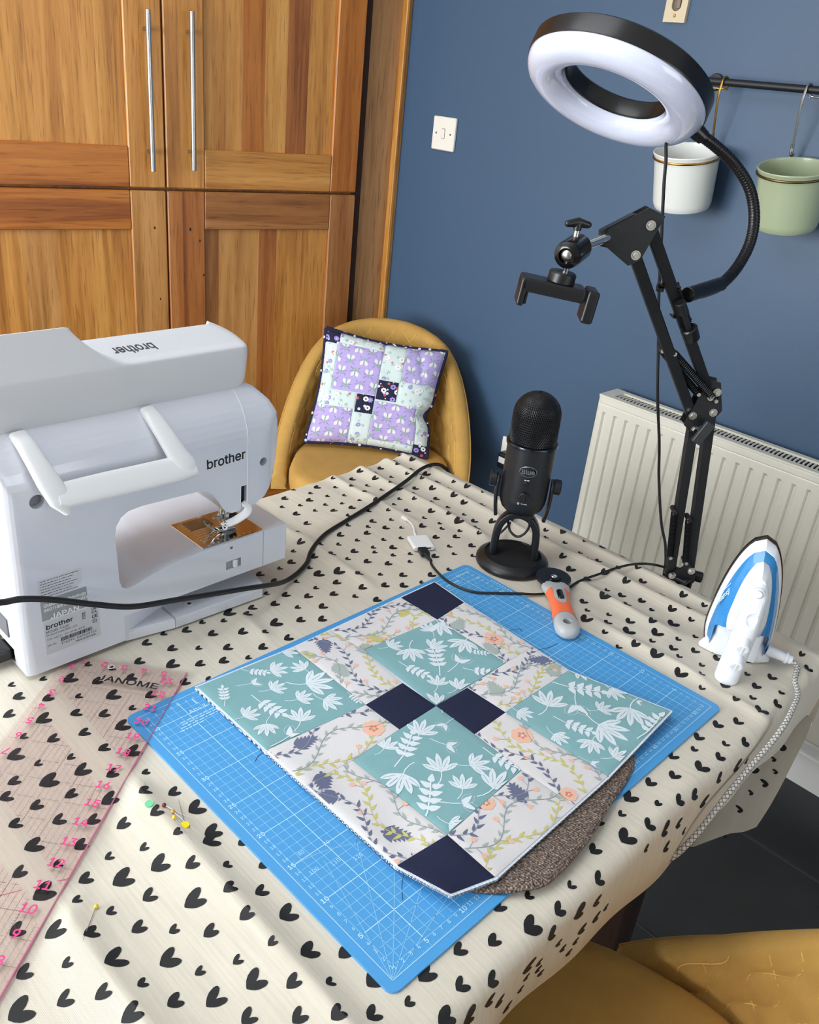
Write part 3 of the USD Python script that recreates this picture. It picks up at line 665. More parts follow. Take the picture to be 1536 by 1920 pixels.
def door(u0, u1, z0, z1, stile_l, stile_r, rail_lo, rail_hi, planks, ptone, tl, tr, rlo, rhi, handle=None):
    d = obj("door", oncup(block(u0 + 0.3, u1 - 0.3, z0 + 0.3, z1 - 0.3, -2.2, -1.45, 0)), W["honey", "z"], cb)
    if stile_l:
        obj("stile", oncup(block(u0, u0 + stile_l, z0, z1, -2.2, 0, 0.28)), W[tl, "z"], d)
    if stile_r:
        obj("stile", oncup(block(u1 - stile_r, u1, z0, z1, -2.2, 0, 0.28)), W[tr, "z"], d)
    a, b = u0 + stile_l + 0.03, u1 - stile_r - 0.03
    if rail_lo:
        obj("rail", oncup(block(a, b, z0, z0 + rail_lo, -2.2, -0.04, 0.22)), W[rlo, "x"], d)
    if rail_hi:
        obj("rail", oncup(block(a, b, z1 - rail_hi, z1, -2.2, -0.04, 0.22)), W[rhi, "x"], d)
    ed = [a] + planks + [b]
    for k in range(len(ed) - 1):
        obj("panel_plank", oncup(block(ed[k], ed[k + 1], z0 + rail_lo - 0.2, z1 - rail_hi + 0.2, -1.7, -1.02, 0.03)), W[ptone[k % len(ptone)], "z"], d)
    if handle:
        hu, hz0, hz1, post = handle
        hm = [cyl(CP + hu * CD + hz0 * Z3 - 3.6 * CN, CP + hu * CD + hz1 * Z3 - 3.6 * CN, 0.62, n=20, ch=0.1)]
        for pz in post:
            hm.append(cyl(CP + hu * CD + pz * Z3 + 0.05 * CN, CP + hu * CD + pz * Z3 - 3.5 * CN, 0.42, n=14))
        obj("bar_handle", cat(*hm), M_steel, d, label="brushed steel bar handle")


door(-70.75, -14.6, 37.45, 148, 10.2, 8.5, 9.7, 10, [-49.8, -43.5, -37.3, -31.0], ["honey", "amber", "gold", "rust", "honey"], "honey", "amber", "honey", "honey", handle=(-64.8, 42.3, 78.0, (46.6, 73.6)))
door(-127.5, -71.15, 37.45, 148, 8.5, 9.15, 9.6, 10, [-115, -101.9, -94.9, -86.7], ["honey", "gold", "honey", "honey", "gold"], "honey", "honey", "amber", "honey", handle=(-75.4, 41.8, 77.2, (46.2, 73.2)))
door(-70.75, -14.6, -66, 36.75, 10.1, 8.3, 12.5, 9.7, [-56.4, -44.5, -39.0, -31.0], ["brown", "sand", "rust", "honey", "honey"], "rust", "brown", "amber", "brown")
door(-127.5, -71.15, -66, 36.75, 8.5, 9.2, 12.5, 9.6, [-107, -99, -91, -85.5], ["honey", "sand", "honey", "gold", "honey"], "honey", "sand", "amber", "amber")
kn = [(-74.4, 27.6, 0.25), (-73.5, 9.0, 0.2), (-64.8, 27.2, 0.3), (-62.2, 24.2, 0.25), (-61.2, 15.0, 0.22), (-62.5, -2.0, 0.3)]
M_knot = plain("dark_knot", (44, 20, 8), 0.6)
for u, z, r in kn:
    obj("knot", oncup(place(lathe([(0, 0), (r, 0), (0, 0.012)], 10), (u, z, 0.005), (1, 0, 0), (0, 1.5, 0), (0, 0, 1))), M_knot, cb)

# ================================================================== table and cloth
TX0, TX1, TY0, TY1 = -96.0, 83.6, -4.4, 81.4
M_dwood = wood("dark_stained_table", (26, 15, 10), (44, 26, 17), (60, 36, 24), axis="z", rough=0.4)
tb = thing("dining_table", ((TX0 + TX1) / 2, (TY0 + TY1) / 2, ZF), "dark stained dining table under the heart print cloth", "table")
obj("tabletop", block(TX0, TX1, TY0, TY1, -3.6, -0.95, 1.0), M_dwood, tb)
for lx in (TX0 + 12.7, 70.9):
    for ly in (9.5, 67.5):
        obj("leg", block(lx - 3.5, lx + 3.5, ly - 3.5, ly + 3.5, ZF, -3.5, 0.3), M_dwood, tb)
obj("apron", block(TX0 + 12, TX1 - 14, TY0 + 7, TY0 + 9.5, -11, -3.6, 0.1), M_dwood, tb)
obj("apron", block(TX0 + 12, TX1 - 14, TY1 - 9.5, TY1 - 7, -11, -3.6, 0.1), M_dwood, tb)
obj("apron", block(TX1 - 12.5, TX1 - 10, TY0 + 13, TY1 - 13, -11, -3.6, 0.1), M_dwood, tb)

RW, XA, YB, YC = 1.7, 83.4, -4.6, 81.2
FOOT = [sbox(-1.5, -1.5, 59.5, 44.5), sbox(-7.5, 55.5, 36, 78), Point(65.8, 40).buffer(6.6), Polygon([(64, 1), (69, 10), (78, 0), (70, -3)]), sbox(53.5, 49, 61.5, 57), Polygon([(53, 21), (58, 20.5), (70, 33), (66, 36.5)])]


RULER_AT = Polygon([(9.05, 46.75), (-38.8, 9.0), (-48.2, 20.9), (-0.4, 58.7)])


def keepflat(a, b):
    m = np.ones(np.shape(a))
    for p in FOOT:
        d = shapely.distance(p, shapely.points(a, b))
        m = np.minimum(m, sm(d, 0.2, 3.5))
    return m


def crease(x, c, h, wl, wr):
    t = x - c
    return h * np.where(t < 0, np.clip(1 + t / wl, 0, 1) ** 1.6, np.clip(1 - t / wr, 0, 1) ** 2.2)


def relief(a, b):
    p = np.stack([np.asarray(a) * 0.09, np.asarray(b) * 0.045, np.zeros(np.shape(a))], -1)
    z = 0.55 * (meshkit.fbm(p, 3, seed=3) - 0.5) + 0.20 * (meshkit.fbm(p * 3.1 + 7, 2, seed=8) - 0.5)
    wob = 0.5 * np.sin(b / 9.0) + 0.3 * np.sin(b / 4.1)
    z = z + crease(a, -5.35 + 0.15 * wob, 0.95, 7.0, 4.2) + crease(a, -17.6 + 0.2 * wob, 0.8, 6.0, 4.0)
    z = z + crease(a, 22.0 + 0.4 * wob, 0.5, 3.5, 2.5) * sm(b, 44, 49) + crease(a, 42.5 + 0.6 * wob, 0.6, 3.0, 2.2) * sm(b, 45, 52)
    z = z + crease(a, 62.5 + 0.8 * wob, 0.5, 2.6, 2.0) * (sm(b, 50, 58) + sm(-b, -36, -28)) + crease(a, 69.5 + wob, 0.8, 3.0, 2.4) * (0.35 + 0.65 * sm(b, 8, 22)) + crease(a, 76.5 + 0.8 * wob, 1.0, 3.2, 2.6) + crease(a, 81.5, 0.9, 2.6, 2.6)
    z = z + 0.45 * np.exp(-(((b - 66 - 0.25 * (a - 45)) / 2.4) ** 2)) * sm(a, 38, 44) * sm(-a, -70, -62)
    under = shapely.distance(RULER_AT, shapely.points(a, b))
    return z * keepflat(a, b) * (0.38 + 0.62 * sm(under, 0.3, 2.5))


def wrap(e):
    t = np.clip(e, 0, RW * np.pi / 2) / RW
    out, drop = RW * np.sin(t), RW * (1 - np.cos(t))
    return out, drop + np.maximum(e - RW * np.pi / 2, 0)


def cloth(a, b, lift=0.0):
    """Cloth coordinates (a, b) -> points: flat on the table, over the edge and down its sides."""
    a, b = np.asarray(a, float), np.asarray(b, float)
    yb = YB + 0.35 * np.sin(a / 13.0 + 0.6) + 0.15 * np.sin(a / 5.3)
    ox, dx_ = wrap(a - XA)
    ob, db = wrap(yb - b)
    oc, dc = wrap(b - YC)
    top = sm(db + dx_ + dc, 3.0, 0.0)
    z = -0.32 + relief(np.minimum(a, XA + 1), np.clip(b, YB - 1, YC + 1)) * top - dx_ - db - dc
    hang = sm(db, 1.5, 8)
    x = np.minimum(a, XA) + ox + sm(dx_, 2, 14) * (0.55 * np.sin(b / 3.6) + 0.5 * np.sin(b / 8.1 + 1))
    y = np.clip(b, yb, YC) - ob + oc - hang * (0.25 * np.sin(a / 2.7) + 0.3 * np.sin(a / 6.3 + 2)) + sm(db, 6, 13) * 0.5
    P = np.stack([x, y, z], -1)
    if lift:
        h = 0.05
        n = np.cross(cloth(a + h, b) - cloth(a - h, b), cloth(a, b + h) - cloth(a, b - h))
        n /= np.linalg.norm(n, axis=-1, keepdims=True) + 1e-9
        P = P + lift * n
    return P


def fabric_cloth():
    c = np.array(lin((214, 206, 190)))
    nodes = {
        "tc": ("texture_coordinate", {}),
        "w1": ("wave_texture", {"wave_type": "bands", "bands_direction": "x", "scale": 300.0, "distortion": 3.0, "detail": 2.0, "detail_scale": 1.2}),
        "w2": ("wave_texture", {"wave_type": "bands", "bands_direction": "y", "scale": 320.0, "distortion": 2.5, "detail": 1.0, "detail_scale": 2.0}),
        "m": ("math", {"math_type": "add"}),
        "b": ("bump", {"strength": 0.2, "distance": 0.0003}),
        "mp": ("mapping", {"scale": (60.0, 2.0, 1.0)}),
        "sl": ("noise_texture", {"scale": 6.0, "detail": 3.0}),
        "sr": ("rgb_ramp", {"ramp": [(0.3, tuple(c * 0.93)), (0.7, tuple(np.minimum(1, c * 1.05)))]}),
        "p": ("principled_bsdf", {"roughness": 0.62, "specular_ior_level": 0.45}),
    }
    links = [("tc.object", "w1.vector"), ("tc.object", "w2.vector"), ("w1.fac", "m.value1"), ("w2.fac", "m.value2"), ("m.value", "b.height"), ("b.normal", "p.normal"), ("tc.object", "mp.vector"), ("mp.vector", "sl.vector"), ("sl.fac", "sr.fac"), ("sr.color", "p.base_color")]
    return usdkit.material(stage, "/World/Looks/slubby_linen_cloth", nodes, links, surface="p.BSDF")


M_cloth = fabric_cloth()
tcl = thing("tablecloth", (0, 40, -0.3), "cream cloth with black brush hearts draped over the table", "tablecloth")
na = [np.arange(-98, -26, 2.0), np.arange(-26, XA, 0.5), XA + np.linspace(0, RW * np.pi / 2, 6)]
av = np.unique(np.concatenate(na))
bv = np.concatenate([YB - 1.0 - RW * np.pi / 2 - np.linspace(8.0, 0.0, 8)[:-1], np.arange(YB - 1.0 - RW * np.pi / 2, YC, 0.5), YC + np.linspace(0, RW * np.pi / 2, 6), YC + RW * np.pi / 2 + np.array([4, 9, 14.0])])


def gridab(av, bv, cut=None):
    A, B = np.meshgrid(av, bv, indexing="ij")
    P = cloth(A, B)
    n, m = A.shape
    i, j = np.meshgrid(np.arange(n - 1), np.arange(m - 1), indexing="ij")
    q = np.stack([i * m + j, (i + 1) * m + j, (i + 1) * m + j + 1, i * m + j + 1], -1).reshape(-1, 4)
    return P.reshape(-1, 3), np.vstack([q[:, [0, 1, 2]], q[:, [0, 2, 3]]])


def end_len(b):
    """How far the cloth hangs down at the radiator end; its front corner is cut round."""
    return np.interp(b, [-6.5, -5.8, -5.2, -4.5, -3.0, -0.8, 2.0, 4.5, 30, 83], [14, 24, 30, 34.5, 37, 39.5, 44, 48, 50, 50])


topm = gridab(av, bv)
bb = np.concatenate([np.arange(YB - RW - 0.2, 12, 0.4), np.arange(12, YC, 1.5), [YC + 1]])
tt = np.linspace(0, 1, 40)
Bm, Tm = np.meshgrid(bb, tt, indexing="ij")
Am = XA + RW * np.pi / 2 + Tm * end_len(Bm)
Pm = cloth(Am, np.clip(Bm, YB - 0.3, YC))
Pm[..., 1] = np.where(Bm < YB - 0.3, Pm[..., 1] + (Bm - (YB - 0.3)) * 1.0, Pm[..., 1])
n_, m_ = Bm.shape
i, j = np.meshgrid(np.arange(n_ - 1), np.arange(m_ - 1), indexing="ij")
q = np.stack([i * m_ + j, i * m_ + j + 1, (i + 1) * m_ + j + 1, (i + 1) * m_ + j], -1).reshape(-1, 4)
obj("cloth_top", topm, M_cloth, tcl, smooth=True)
obj("cloth_end_drop", (Pm.reshape(-1, 3), np.vstack([q[:, [0, 1, 2]], q[:, [0, 2, 3]]])), M_cloth, tcl, smooth=True)


def heart(s, k):
    """A brush-stroke heart with its point at the origin, opening along +x."""
    def lobe(ang, L, w):
        t = np.linspace(0, 1, 9)
        r = w * (0.10 + 0.9 * np.sin(np.pi * np.clip(t * 0.80, 0, 1)) ** 0.9)
        x = t * L
        up = np.c_[x, r]
        dn = np.c_[x, -r][::-1]
        tip = [(L + w * 0.42, w * 0.32), (L + w * 0.56, 0), (L + w * 0.42, -w * 0.32)]
        p = Polygon(np.vstack([up, tip, dn])).buffer(0)
        return affinity.rotate(p, ang, origin=(0, 0))
    v = np.random.default_rng(k).uniform(-1, 1, 4)
    a = lobe(24 + 5 * v[0], 1.0, 0.25 + 0.03 * v[1])
    b = lobe(-25 + 5 * v[2], 0.92, 0.23 + 0.03 * v[3])
    core = Polygon([(0, 0), (0.48, 0.17), (0.40, 0.0), (0.48, -0.17)])
    return affinity.scale(unary_union([a, b, core]).buffer(0.02).simplify(0.012), s, s, origin=(0, 0))


SC = {"S": 0.85, "M": 1.25, "L": 1.65, "X": 1.85}
hs = []
for k, tkn in enumerate(HEARTS.split()):
    x, y, s = tkn.split(",")
    x, y, s = float(x), float(y), SC[s]
    hs.append(drape(affinity.translate(heart(s, k), x, y), lambda a, b: cloth(a, b, 0.035), 0.45))
got = np.array([[float(c) for c in t.split(",")[:2]] for t in HEARTS.split()])
hq = np.random.default_rng(77)
for k in range(9000):
    x, y = hq.uniform(-94, 83), hq.uniform(-3, 81)
    if (x > -1.5 and y < 50) or (x > 42 or (x > -24 and y < 50)) or np.hypot(*(got - [x, y]).T).min() < 3.7:
        continue
    got = np.vstack([got, [x, y]])
    hs.append(drape(affinity.translate(heart(hq.choice([0.85, 1.25, 1.65]), k), x, y), lambda a, b: cloth(a, b, 0.035), 0.6))
obj("heart_print", cat(*hs), M_ink, tcl, kind="stuff", smooth=False)
hs = []
for k, tkn in enumerate(HEARTS_FRONT.split()):
    x, z, s = tkn.split(",")
    b0 = YB - RW * np.pi / 2 - (-float(z) - RW)
    hs.append(drape(affinity.translate(heart(SC[s], k + 500), float(x), b0), lambda a, b: cloth(a, b, 0.05), 0.4))
rr = np.random.default_rng(3)
for k in range(34):
    hs.append(drape(affinity.translate(heart(rr.choice([0.8, 1.2, 1.6]), k + 900), -60 + 62 * rr.random(), YB - 2 - 7 * rr.random()), lambda a, b: cloth(a, b, 0.05), 0.4))
obj("heart_print", cat(*hs), M_ink, tcl, kind="stuff", smooth=False)
hs = []
for k, tkn in enumerate(HEARTS_END.split()):
    y, z, s = tkn.split(",")
    a0 = XA + RW * np.pi / 2 + (-float(z) - RW)
    hp = affinity.translate(affinity.rotate(heart(SC[s], k + 700), 60, origin=(0, 0)), a0, max(float(y), -4.6))
    hp = hp.intersection(sbox(0, -5.4, 500, 100))
    hs.append(drape(hp, lambda a, b: cloth(a, np.maximum(b, YB - 0.3), 0.04) + np.stack([0 * b, np.minimum(b - (YB - 0.3), 0), 0 * b], -1), 0.6))
    hs.append(drape(hp, lambda a, b: cloth(a, np.maximum(b, YB - 0.3), -0.04) + np.stack([0 * b, np.minimum(b - (YB - 0.3), 0), 0 * b], -1), 0.6))
for k in range(60):
    a0, b0 = XA + 4 + 40 * rr.random(), 0 + 80 * rr.random()
    hp = affinity.rotate(heart(rr.choice([0.8, 1.2, 1.6]), k + 1200), 0, origin=(0, 0))
    hs.append(drape(affinity.translate(hp, a0, b0), lambda a, b: cloth(a, b, 0.04), 0.8))
obj("heart_print", cat(*hs), M_ink, tcl, kind="stuff", smooth=False)

# ================================================================== cutting mat
M_mat = plain("blue_mat_vinyl", (76, 156, 216), 0.42, bump=(1500, 0.12))
M_line = plain("pale_blue_print", (150, 208, 240), 0.5)
M_line2 = plain("light_blue_print", (186, 228, 248), 0.5)
cm = thing("cutting_mat", (29, 21.5, -0.3), "blue gridded self healing cutting mat on the tablecloth", "cutting mat")
obj("mat_sheet", extrude(sbox(0, 0, 58, 43).buffer(1.0, 8), 0.27, (0, 0, -0.28)), M_mat, cm)


def strips(segs, z):
    """Flat printed lines: (x0, y0, x1, y1, width)."""
    s = np.asarray(segs, float)
    d = s[:, 2:4] - s[:, :2]
    d /= np.linalg.norm(d, axis=1, keepdims=True)
    n = np.c_[-d[:, 1], d[:, 0]] * s[:, 4:5] / 2
    P = np.stack([s[:, :2] - n, s[:, 2:4] - n, s[:, 2:4] + n, s[:, :2] + n], 1)
    v = np.concatenate([P, np.full(P.shape[:2] + (1,), z)], -1).reshape(-1, 3)
    q = np.arange(len(v)).reshape(-1, 4)
    return v, np.vstack([q[:, [0, 1, 2]], q[:, [0, 2, 3]]])


fine, bold = [], []
for k in range(1, 58):
    (bold if k % 5 == 0 else fine).append((k, 1.25, k, 41.9, 0.085 if k % 5 == 0 else 0.05))
for k in range(1, 43):
    (bold if k % 5 == 0 else fine).append((1.25, k, 56.8, k, 0.085 if k % 5 == 0 else 0.05))
for e in ((0, 0, 58, 0), (58, 0, 58, 43), (58, 43, 0, 43), (0, 43, 0, 0)):
    bold.append((*e, 0.06))
for k in range(581):
    L = 0.5 if k % 50 == 0 else 0.3 if k % 10 == 0 else 0.2 if k % 5 == 0 else 0.12
    fine.append((k / 10, 0, k / 10, L, 0.022))
    fine.append((k / 10, 43, k / 10, 43 - L, 0.022))
    if k <= 430:
        fine.append((0, k / 10, L, k / 10, 0.022))
        fine.append((58, k / 10, 58 - L, k / 10, 0.022))
for an, L in ((15, 14), (30, 44), (45, 58), (60, 47), (75, 14)):
    c, s_ = math.cos(math.radians(an)), math.sin(math.radians(an))
    fine.append((0.2 * c, 0.2 * s_, L * c, L * s_, 0.05))
for ox, sg in ((58, -1),):
    for an, L in ((30, 30), (45, 30), (60, 30)):
        c, s_ = math.cos(math.radians(an)), math.sin(math.radians(an))
        fine.append((ox + sg * 0.2 * c, 43 - 0.2 * s_, ox + sg * L * c, 43 - L * s_, 0.04))
for k in range(55, 90):
    for r0, r1 in ((15.0, 15.25 if k % 5 else 15.6),):
        a = math.radians(k)
        fine.append((r0 * math.cos(a), r0 * math.sin(a), r1 * math.cos(a), r1 * math.sin(a), 0.03))
    a, b = math.radians(k), math.radians(k + 1)
    fine.append((15 * math.cos(a), 15 * math.sin(a), 15 * math.cos(b), 15 * math.sin(b), 0.04))
for k in range(24):
    a, b = math.radians(k * 15), math.radians(k * 15 + 15)
    if 0 <= k < 13:
        fine.append((53.4 + 2.1 * math.cos(a + 1), 38.6 + 2.1 * math.sin(a + 1), 53.4 + 2.1 * math.cos(b + 1), 38.6 + 2.1 * math.sin(b + 1), 0.04))
obj("grid_print", strips(fine, 0.006), M_line, cm, kind="stuff", smooth=False)
obj("grid_print", strips(bold, 0.008), M_line2, cm, kind="stuff", smooth=False)
tx = []
for k in range(1, 58):
    tx.append(text(str(k), 0.5 if k % 5 == 0 else 0.38, (k, 0.78, 0.003), (1, 0, 0), (0, 1, 0), k % 5 == 0, 0.006, True))
    tx.append(text(str(k), 0.5 if k % 5 == 0 else 0.38, (k, 42.2, 0.003), (1, 0, 0), (0, 1, 0), k % 5 == 0, 0.006, True))
for k in range(1, 43):
    tx.append(text(str(k), 0.5 if k % 5 == 0 else 0.38, (0.78, k, 0.003), (1, 0, 0), (0, 1, 0), k % 5 == 0, 0.006, True))
    tx.append(text(str(k), 0.5 if k % 5 == 0 else 0.38, (57.2, k, 0.003), (1, 0, 0), (0, 1, 0), k % 5 == 0, 0.006, True))
for s_, an, r in (("80", 81, 15.9), ("70", 71, 15.9), ("100", 81, 13.4), ("110", 71, 13.4), ("120", 61, 13.4)):
    a = math.radians(an)
    tx.append(text(s_, 0.42, (r * math.cos(a), r * math.sin(a), 0.003), (1, 0, 0), (0, 1, 0), False, 0.006, True))
obj("number_print", cat(*tx), M_line2, cm, kind="stuff", smooth=False)
tx = [text("l", 1.1, (6.6, 41.0, 0.004), (1, 0, 0), (0, 1, 0)), text("a", 1.2, (8.0, 41.0, 0.004), (1, 0, 0), (0, 1, 0)), text("n", 1.2, (9.9, 41.0, 0.004), (1, 0, 0), (0, 1, 0)), text("A2 Size :", 0.55, (11.6, 41.5, 0.004), (1, 0, 0), (0, 1, 0), True),
      text("Self - Healing", 0.42, (11.6, 40.9, 0.004), (1, 0, 0), (0, 1, 0)), text("Arts & Crafts", 0.62, (5.2, 39.9, 0.004), (1, 0, 0), (0, 1, 0))]
mk = flat(Point(14.6, 39.9).buffer(0.55))
tx.append((mk[0] + [0, 0, 0.009], mk[1]))
fs = []
for r_, (a, b) in enumerate([(3.4, 9.5), (3.4, 11.5), (3.0, 12.2), (2.6, 5.8)]):
    x = a
    q = np.random.default_rng(40 + r_)
    while x < b:
        L = q.uniform(0.25, 0.8)
        fs.append((x, 39.2 - 0.42 * r_, x + L, 39.2 - 0.42 * r_, 0.13))
        x += L + 0.18
tx.append(strips(fs, 0.008))
fs = [(54.6, 42.2 - 0.0, 57.0, 42.2, 0.1)]
for k in range(9):
    fs.append((58.45, 33.5 + k * 0.55, 58.45, 33.85 + k * 0.55, 0.22))
for k in range(7):
    fs.append((51.2 + 0.42 * k, 41.2, 51.5 + 0.42 * k, 41.2, 0.3))
    fs.append((51.2 + 0.42 * k, 40.6, 51.48 + 0.42 * k, 40.6, 0.14))
tx.append(strips(fs, 0.008))
obj("title_print", cat(*tx), M_line2, cm, kind="stuff", smooth=False)

# ================================================================== wool pad under the patchwork
M_wool = fabric("grey_brown_wool_felt", (112, 98, 88), 700, 0.9, 0.2, 0.95, fleck=420.0, flecks=((62, 50, 44), (112, 96, 86), (170, 156, 144)))
wp_out = spline([(11.4, 2.2), (12.9, 0.4), (15.3, -1.8), (17.6, -3.0), (21.0, -3.1), (26.5, -2.5), (32.5, -1.2), (39.3, 0.3), (43.0, 2.6)], 6)
wo = np.vstack([wp_out[:, :2], [(42, 8), (28, 9), (14, 8)]])
woolp = Polygon(wo).buffer(0)


def wool_z(a, b):
    d = shapely.distance(woolp.boundary, shapely.points(a, b))
    lip = 0.55 * sm(-np.asarray(b), -1.5, 2.5) * sm(np.asarray(a), 12, 16) * sm(-np.asarray(a), -40, -28)
    return 0.05 + lip, d


wv, wfc = flat(woolp.buffer(-0.02), 0.7)
z0, dd = wool_z(wv[:, 0], wv[:, 1])
nz = 0.05 * (meshkit.fbm(np.c_[wv[:, :2] * 2.2, 0 * z0], 3, 4) - 0.5)
topz = z0 + 0.42 * np.sqrt(np.clip(dd / 0.25, 0, 1)) * 1.0 + 0.04 + nz
ed = trimesh.Trimesh(wv, wfc, process=False)
tris = cat((np.c_[wv[:, :2], topz], wfc), (np.c_[wv[:, :2], z0 + 0.01], wfc[:, ::-1]))
uq, cnt = np.unique(np.sort(ed.edges, axis=1), axis=0, return_counts=True)
be = uq[cnt == 1]
n_ = len(wv)
sd = np.vstack([np.stack([be[:, 0], be[:, 1], be[:, 1] + n_], 1), np.stack([be[:, 0], be[:, 1] + n_, be[:, 0] + n_], 1)])
obj("wool_pressing_pad", (tris[0], np.vstack([tris[1], sd])), M_wool, label="grey brown wool felt pressing pad peeping out under patchwork", cat="pressing mat", smooth=40)

# ================================================================== patchwork block
qb = thing("patchwork_block", (29.3, 22.5, 0.3), "unfinished quilt block of navy, teal leaf and floral patches", "quilt block")
border = Polygon([QN[k] for k in "L A B T D E R F G Z H I".split()])
HC = CAM[2]


def lift_z(a, b):
    a, b = np.asarray(a, float), np.asarray(b, float)
    h = 0.42 + 0.62 * sm(a, 10, 16) * sm(-b, -15, -7) * sm(-a, -52, -44)
    h = h + 1.0 * np.exp(-((a - 9.5) ** 2 + (b - 3.5) ** 2) / 30.0) + 1.1 * np.exp(-((a - 53.0) ** 2 + (b - 2.5) ** 2) / 42.0)
    h = h + 0.35 * np.exp(-((a - 8.7) ** 2) / 6.0) * (0.6 + 0.4 * np.sin(b * 0.62)) * sm(-b, -36, -20)
    h = h + 0.12 * np.sin(a * 0.31 + b * 0.17) * np.sin(b * 0.23 - 0.4)
    return h


def quilt(a, b, up=0.0):
    a, b = np.asarray(a, float), np.asarray(b, float)
    h = lift_z(a, b)
    k = 1 - h / HC
    return np.stack([CAM[0] + (a - CAM[0]) * k, CAM[1] + (b - CAM[1]) * k, h + up], -1)


def slab(poly, lo, hi, size=0.8, puff=None, edge=0.0):
    """A cloth piece following the quilt between two offsets above its surface."""
    v, f = flat(poly, size)
    d = shapely.distance(poly.boundary, shapely.points(v[:, 0], v[:, 1]))
    extra = (puff * (1 - np.exp(-d / 0.35)) if puff else 0.0)
    T, B = quilt(v[:, 0], v[:, 1], hi + extra), quilt(v[:, 0], v[:, 1], lo)
    e = trimesh.Trimesh(v, f, process=False)
    uq, cnt = np.unique(np.sort(e.edges, axis=1), axis=0, return_counts=True)
    be = uq[cnt == 1]
    n = len(v)
    sd = np.vstack([np.stack([be[:, 0], be[:, 1], be[:, 1] + n], 1), np.stack([be[:, 0], be[:, 1] + n, be[:, 0] + n], 1)])
    return np.vstack([T, B]), np.vstack([f, f[:, ::-1] + n, sd])


M_navy = fabric("navy_cotton", (17, 26, 58), 1400, 0.25, 0.08, 0.9)
M_teal = fabric("teal_cotton", (126, 170, 174), 1400, 0.2, 0.04, 0.9)
M_flor = fabric("white_floral_cotton", (216, 213, 214), 1400, 0.2, 0.03, 0.9)
M_batt = fabric("white_wadding", (214, 222, 232), 500, 0.5, 0.03, 0.95)
M_leafw = plain("white_leaf_print", (214, 224, 230), 0.85)
obj("wadding", slab(border.buffer(0.28, 4), -0.32, -0.03, 0.9), M_batt, qb)
Y1, Y2, Y3, Y4 = (29.3, 43.0), (49.4, 22.9), (29.2, 1.5), (8.5, 22.3)
patches = [
    ("navy", "T D J B"), ("teal", "J Q O K"), ("flor", "B J K Y1"), ("flor", "A Y1 K M P"), ("flor", "J D Y2 Q"), ("flor", "S Q Y2 E U"), ("teal", "U E R F"), ("flor", "V U F Y3 W"), ("navy", "O S U V"), ("navy", "P M O N"),
    ("teal", "L A P I"), ("flor", "I P N Y Y4"), ("teal", "Y N O V W X"), ("flor", "H X Y Y4"), ("flor", "G Y3 W X"), ("navy", "X G Z H"),
]
QN.update(Y1=Y1, Y2=Y2, Y3=Y3, Y4=Y4)


def petal(L, w, ang, o=(0, 0), bluntness=0.55):
    t = np.linspace(0, 1, 9)
    r = w * np.sin(np.pi * t**bluntness) ** 0.9
    p = Polygon(np.vstack([np.c_[t * L, r], np.c_[t * L, -r][::-1][1:-1]])).buffer(0)
    return affinity.translate(affinity.rotate(p, ang, origin=(0, 0)), *o)


def stroke(pts, w):
    return LineString(pts).buffer(w / 2, 3)


def fan_leaf(big=False):
    ps = [petal(L, 0.125, a, (0, 0), 1.35) for a, L in ((-58, 0.86), (-29, 1.0), (0, 1.04), (28, 0.98), (56, 0.82))]
    ps = [p.difference(stroke([(0.3 * math.cos(math.radians(a)), 0.3 * math.sin(math.radians(a))), (0.72 * math.cos(math.radians(a)), 0.72 * math.sin(math.radians(a)))], 0.018)) for p, a in zip(ps, (-58, -29, 0, 28, 56))]
    ps.append(stroke([(0.05, 0), (-0.2, 0.03), (-0.45, 0.13), (-0.62, 0.26)], 0.045))
    return unary_union(ps)


def fern_leaf():
    ps = [stroke([(0, 0.05), (0.3, 0), (0.7, 0.0), (1, 0.03)], 0.028)]
    for t in (0.36, 0.52, 0.68, 0.84):
        ps += [petal(0.22, 0.062, 62, (t, 0.01)), petal(0.22, 0.062, -62, (t, -0.01))]
    ps.append(petal(0.2, 0.06, 0, (0.95, 0.02)))
    return unary_union(ps)


def sprig():
    ps = [stroke([(-0.1, 0.06), (0.3, 0), (0.62, 0)], 0.035), petal(0.46, 0.1, 42, (0.6, 0)), petal(0.5, 0.1, -36, (0.6, 0))]
    for ang, L in ((42, 0.46), (-36, 0.5)):
        for k in range(12):
            t = k / 11
            for s_ in (-1, 1):
                p = np.array([0.02 + t * L, s_ * (0.055 + 0.12 * math.sin(math.pi * min(1, t * 0.95 + 0.02)))])
                c, q = math.cos(math.radians(ang)), math.sin(math.radians(ang))
                ps.append(Point(0.6 + c * p[0] - q * p[1], q * p[0] + c * p[1]).buffer(0.014, 2))
    return unary_union(ps)


MOT = {"f": fan_leaf(), "n": fern_leaf(), "s": sprig()}


def put(shape, o, tip, scale=1.0):
    d = np.subtract(tip, o)
    L = float(np.hypot(*d)) * scale
    c, s_ = d / (np.hypot(*d) + 1e-9)
    return affinity.affine_transform(shape, [L * c, -L * s_, L * s_, L * c, o[0], o[1]])


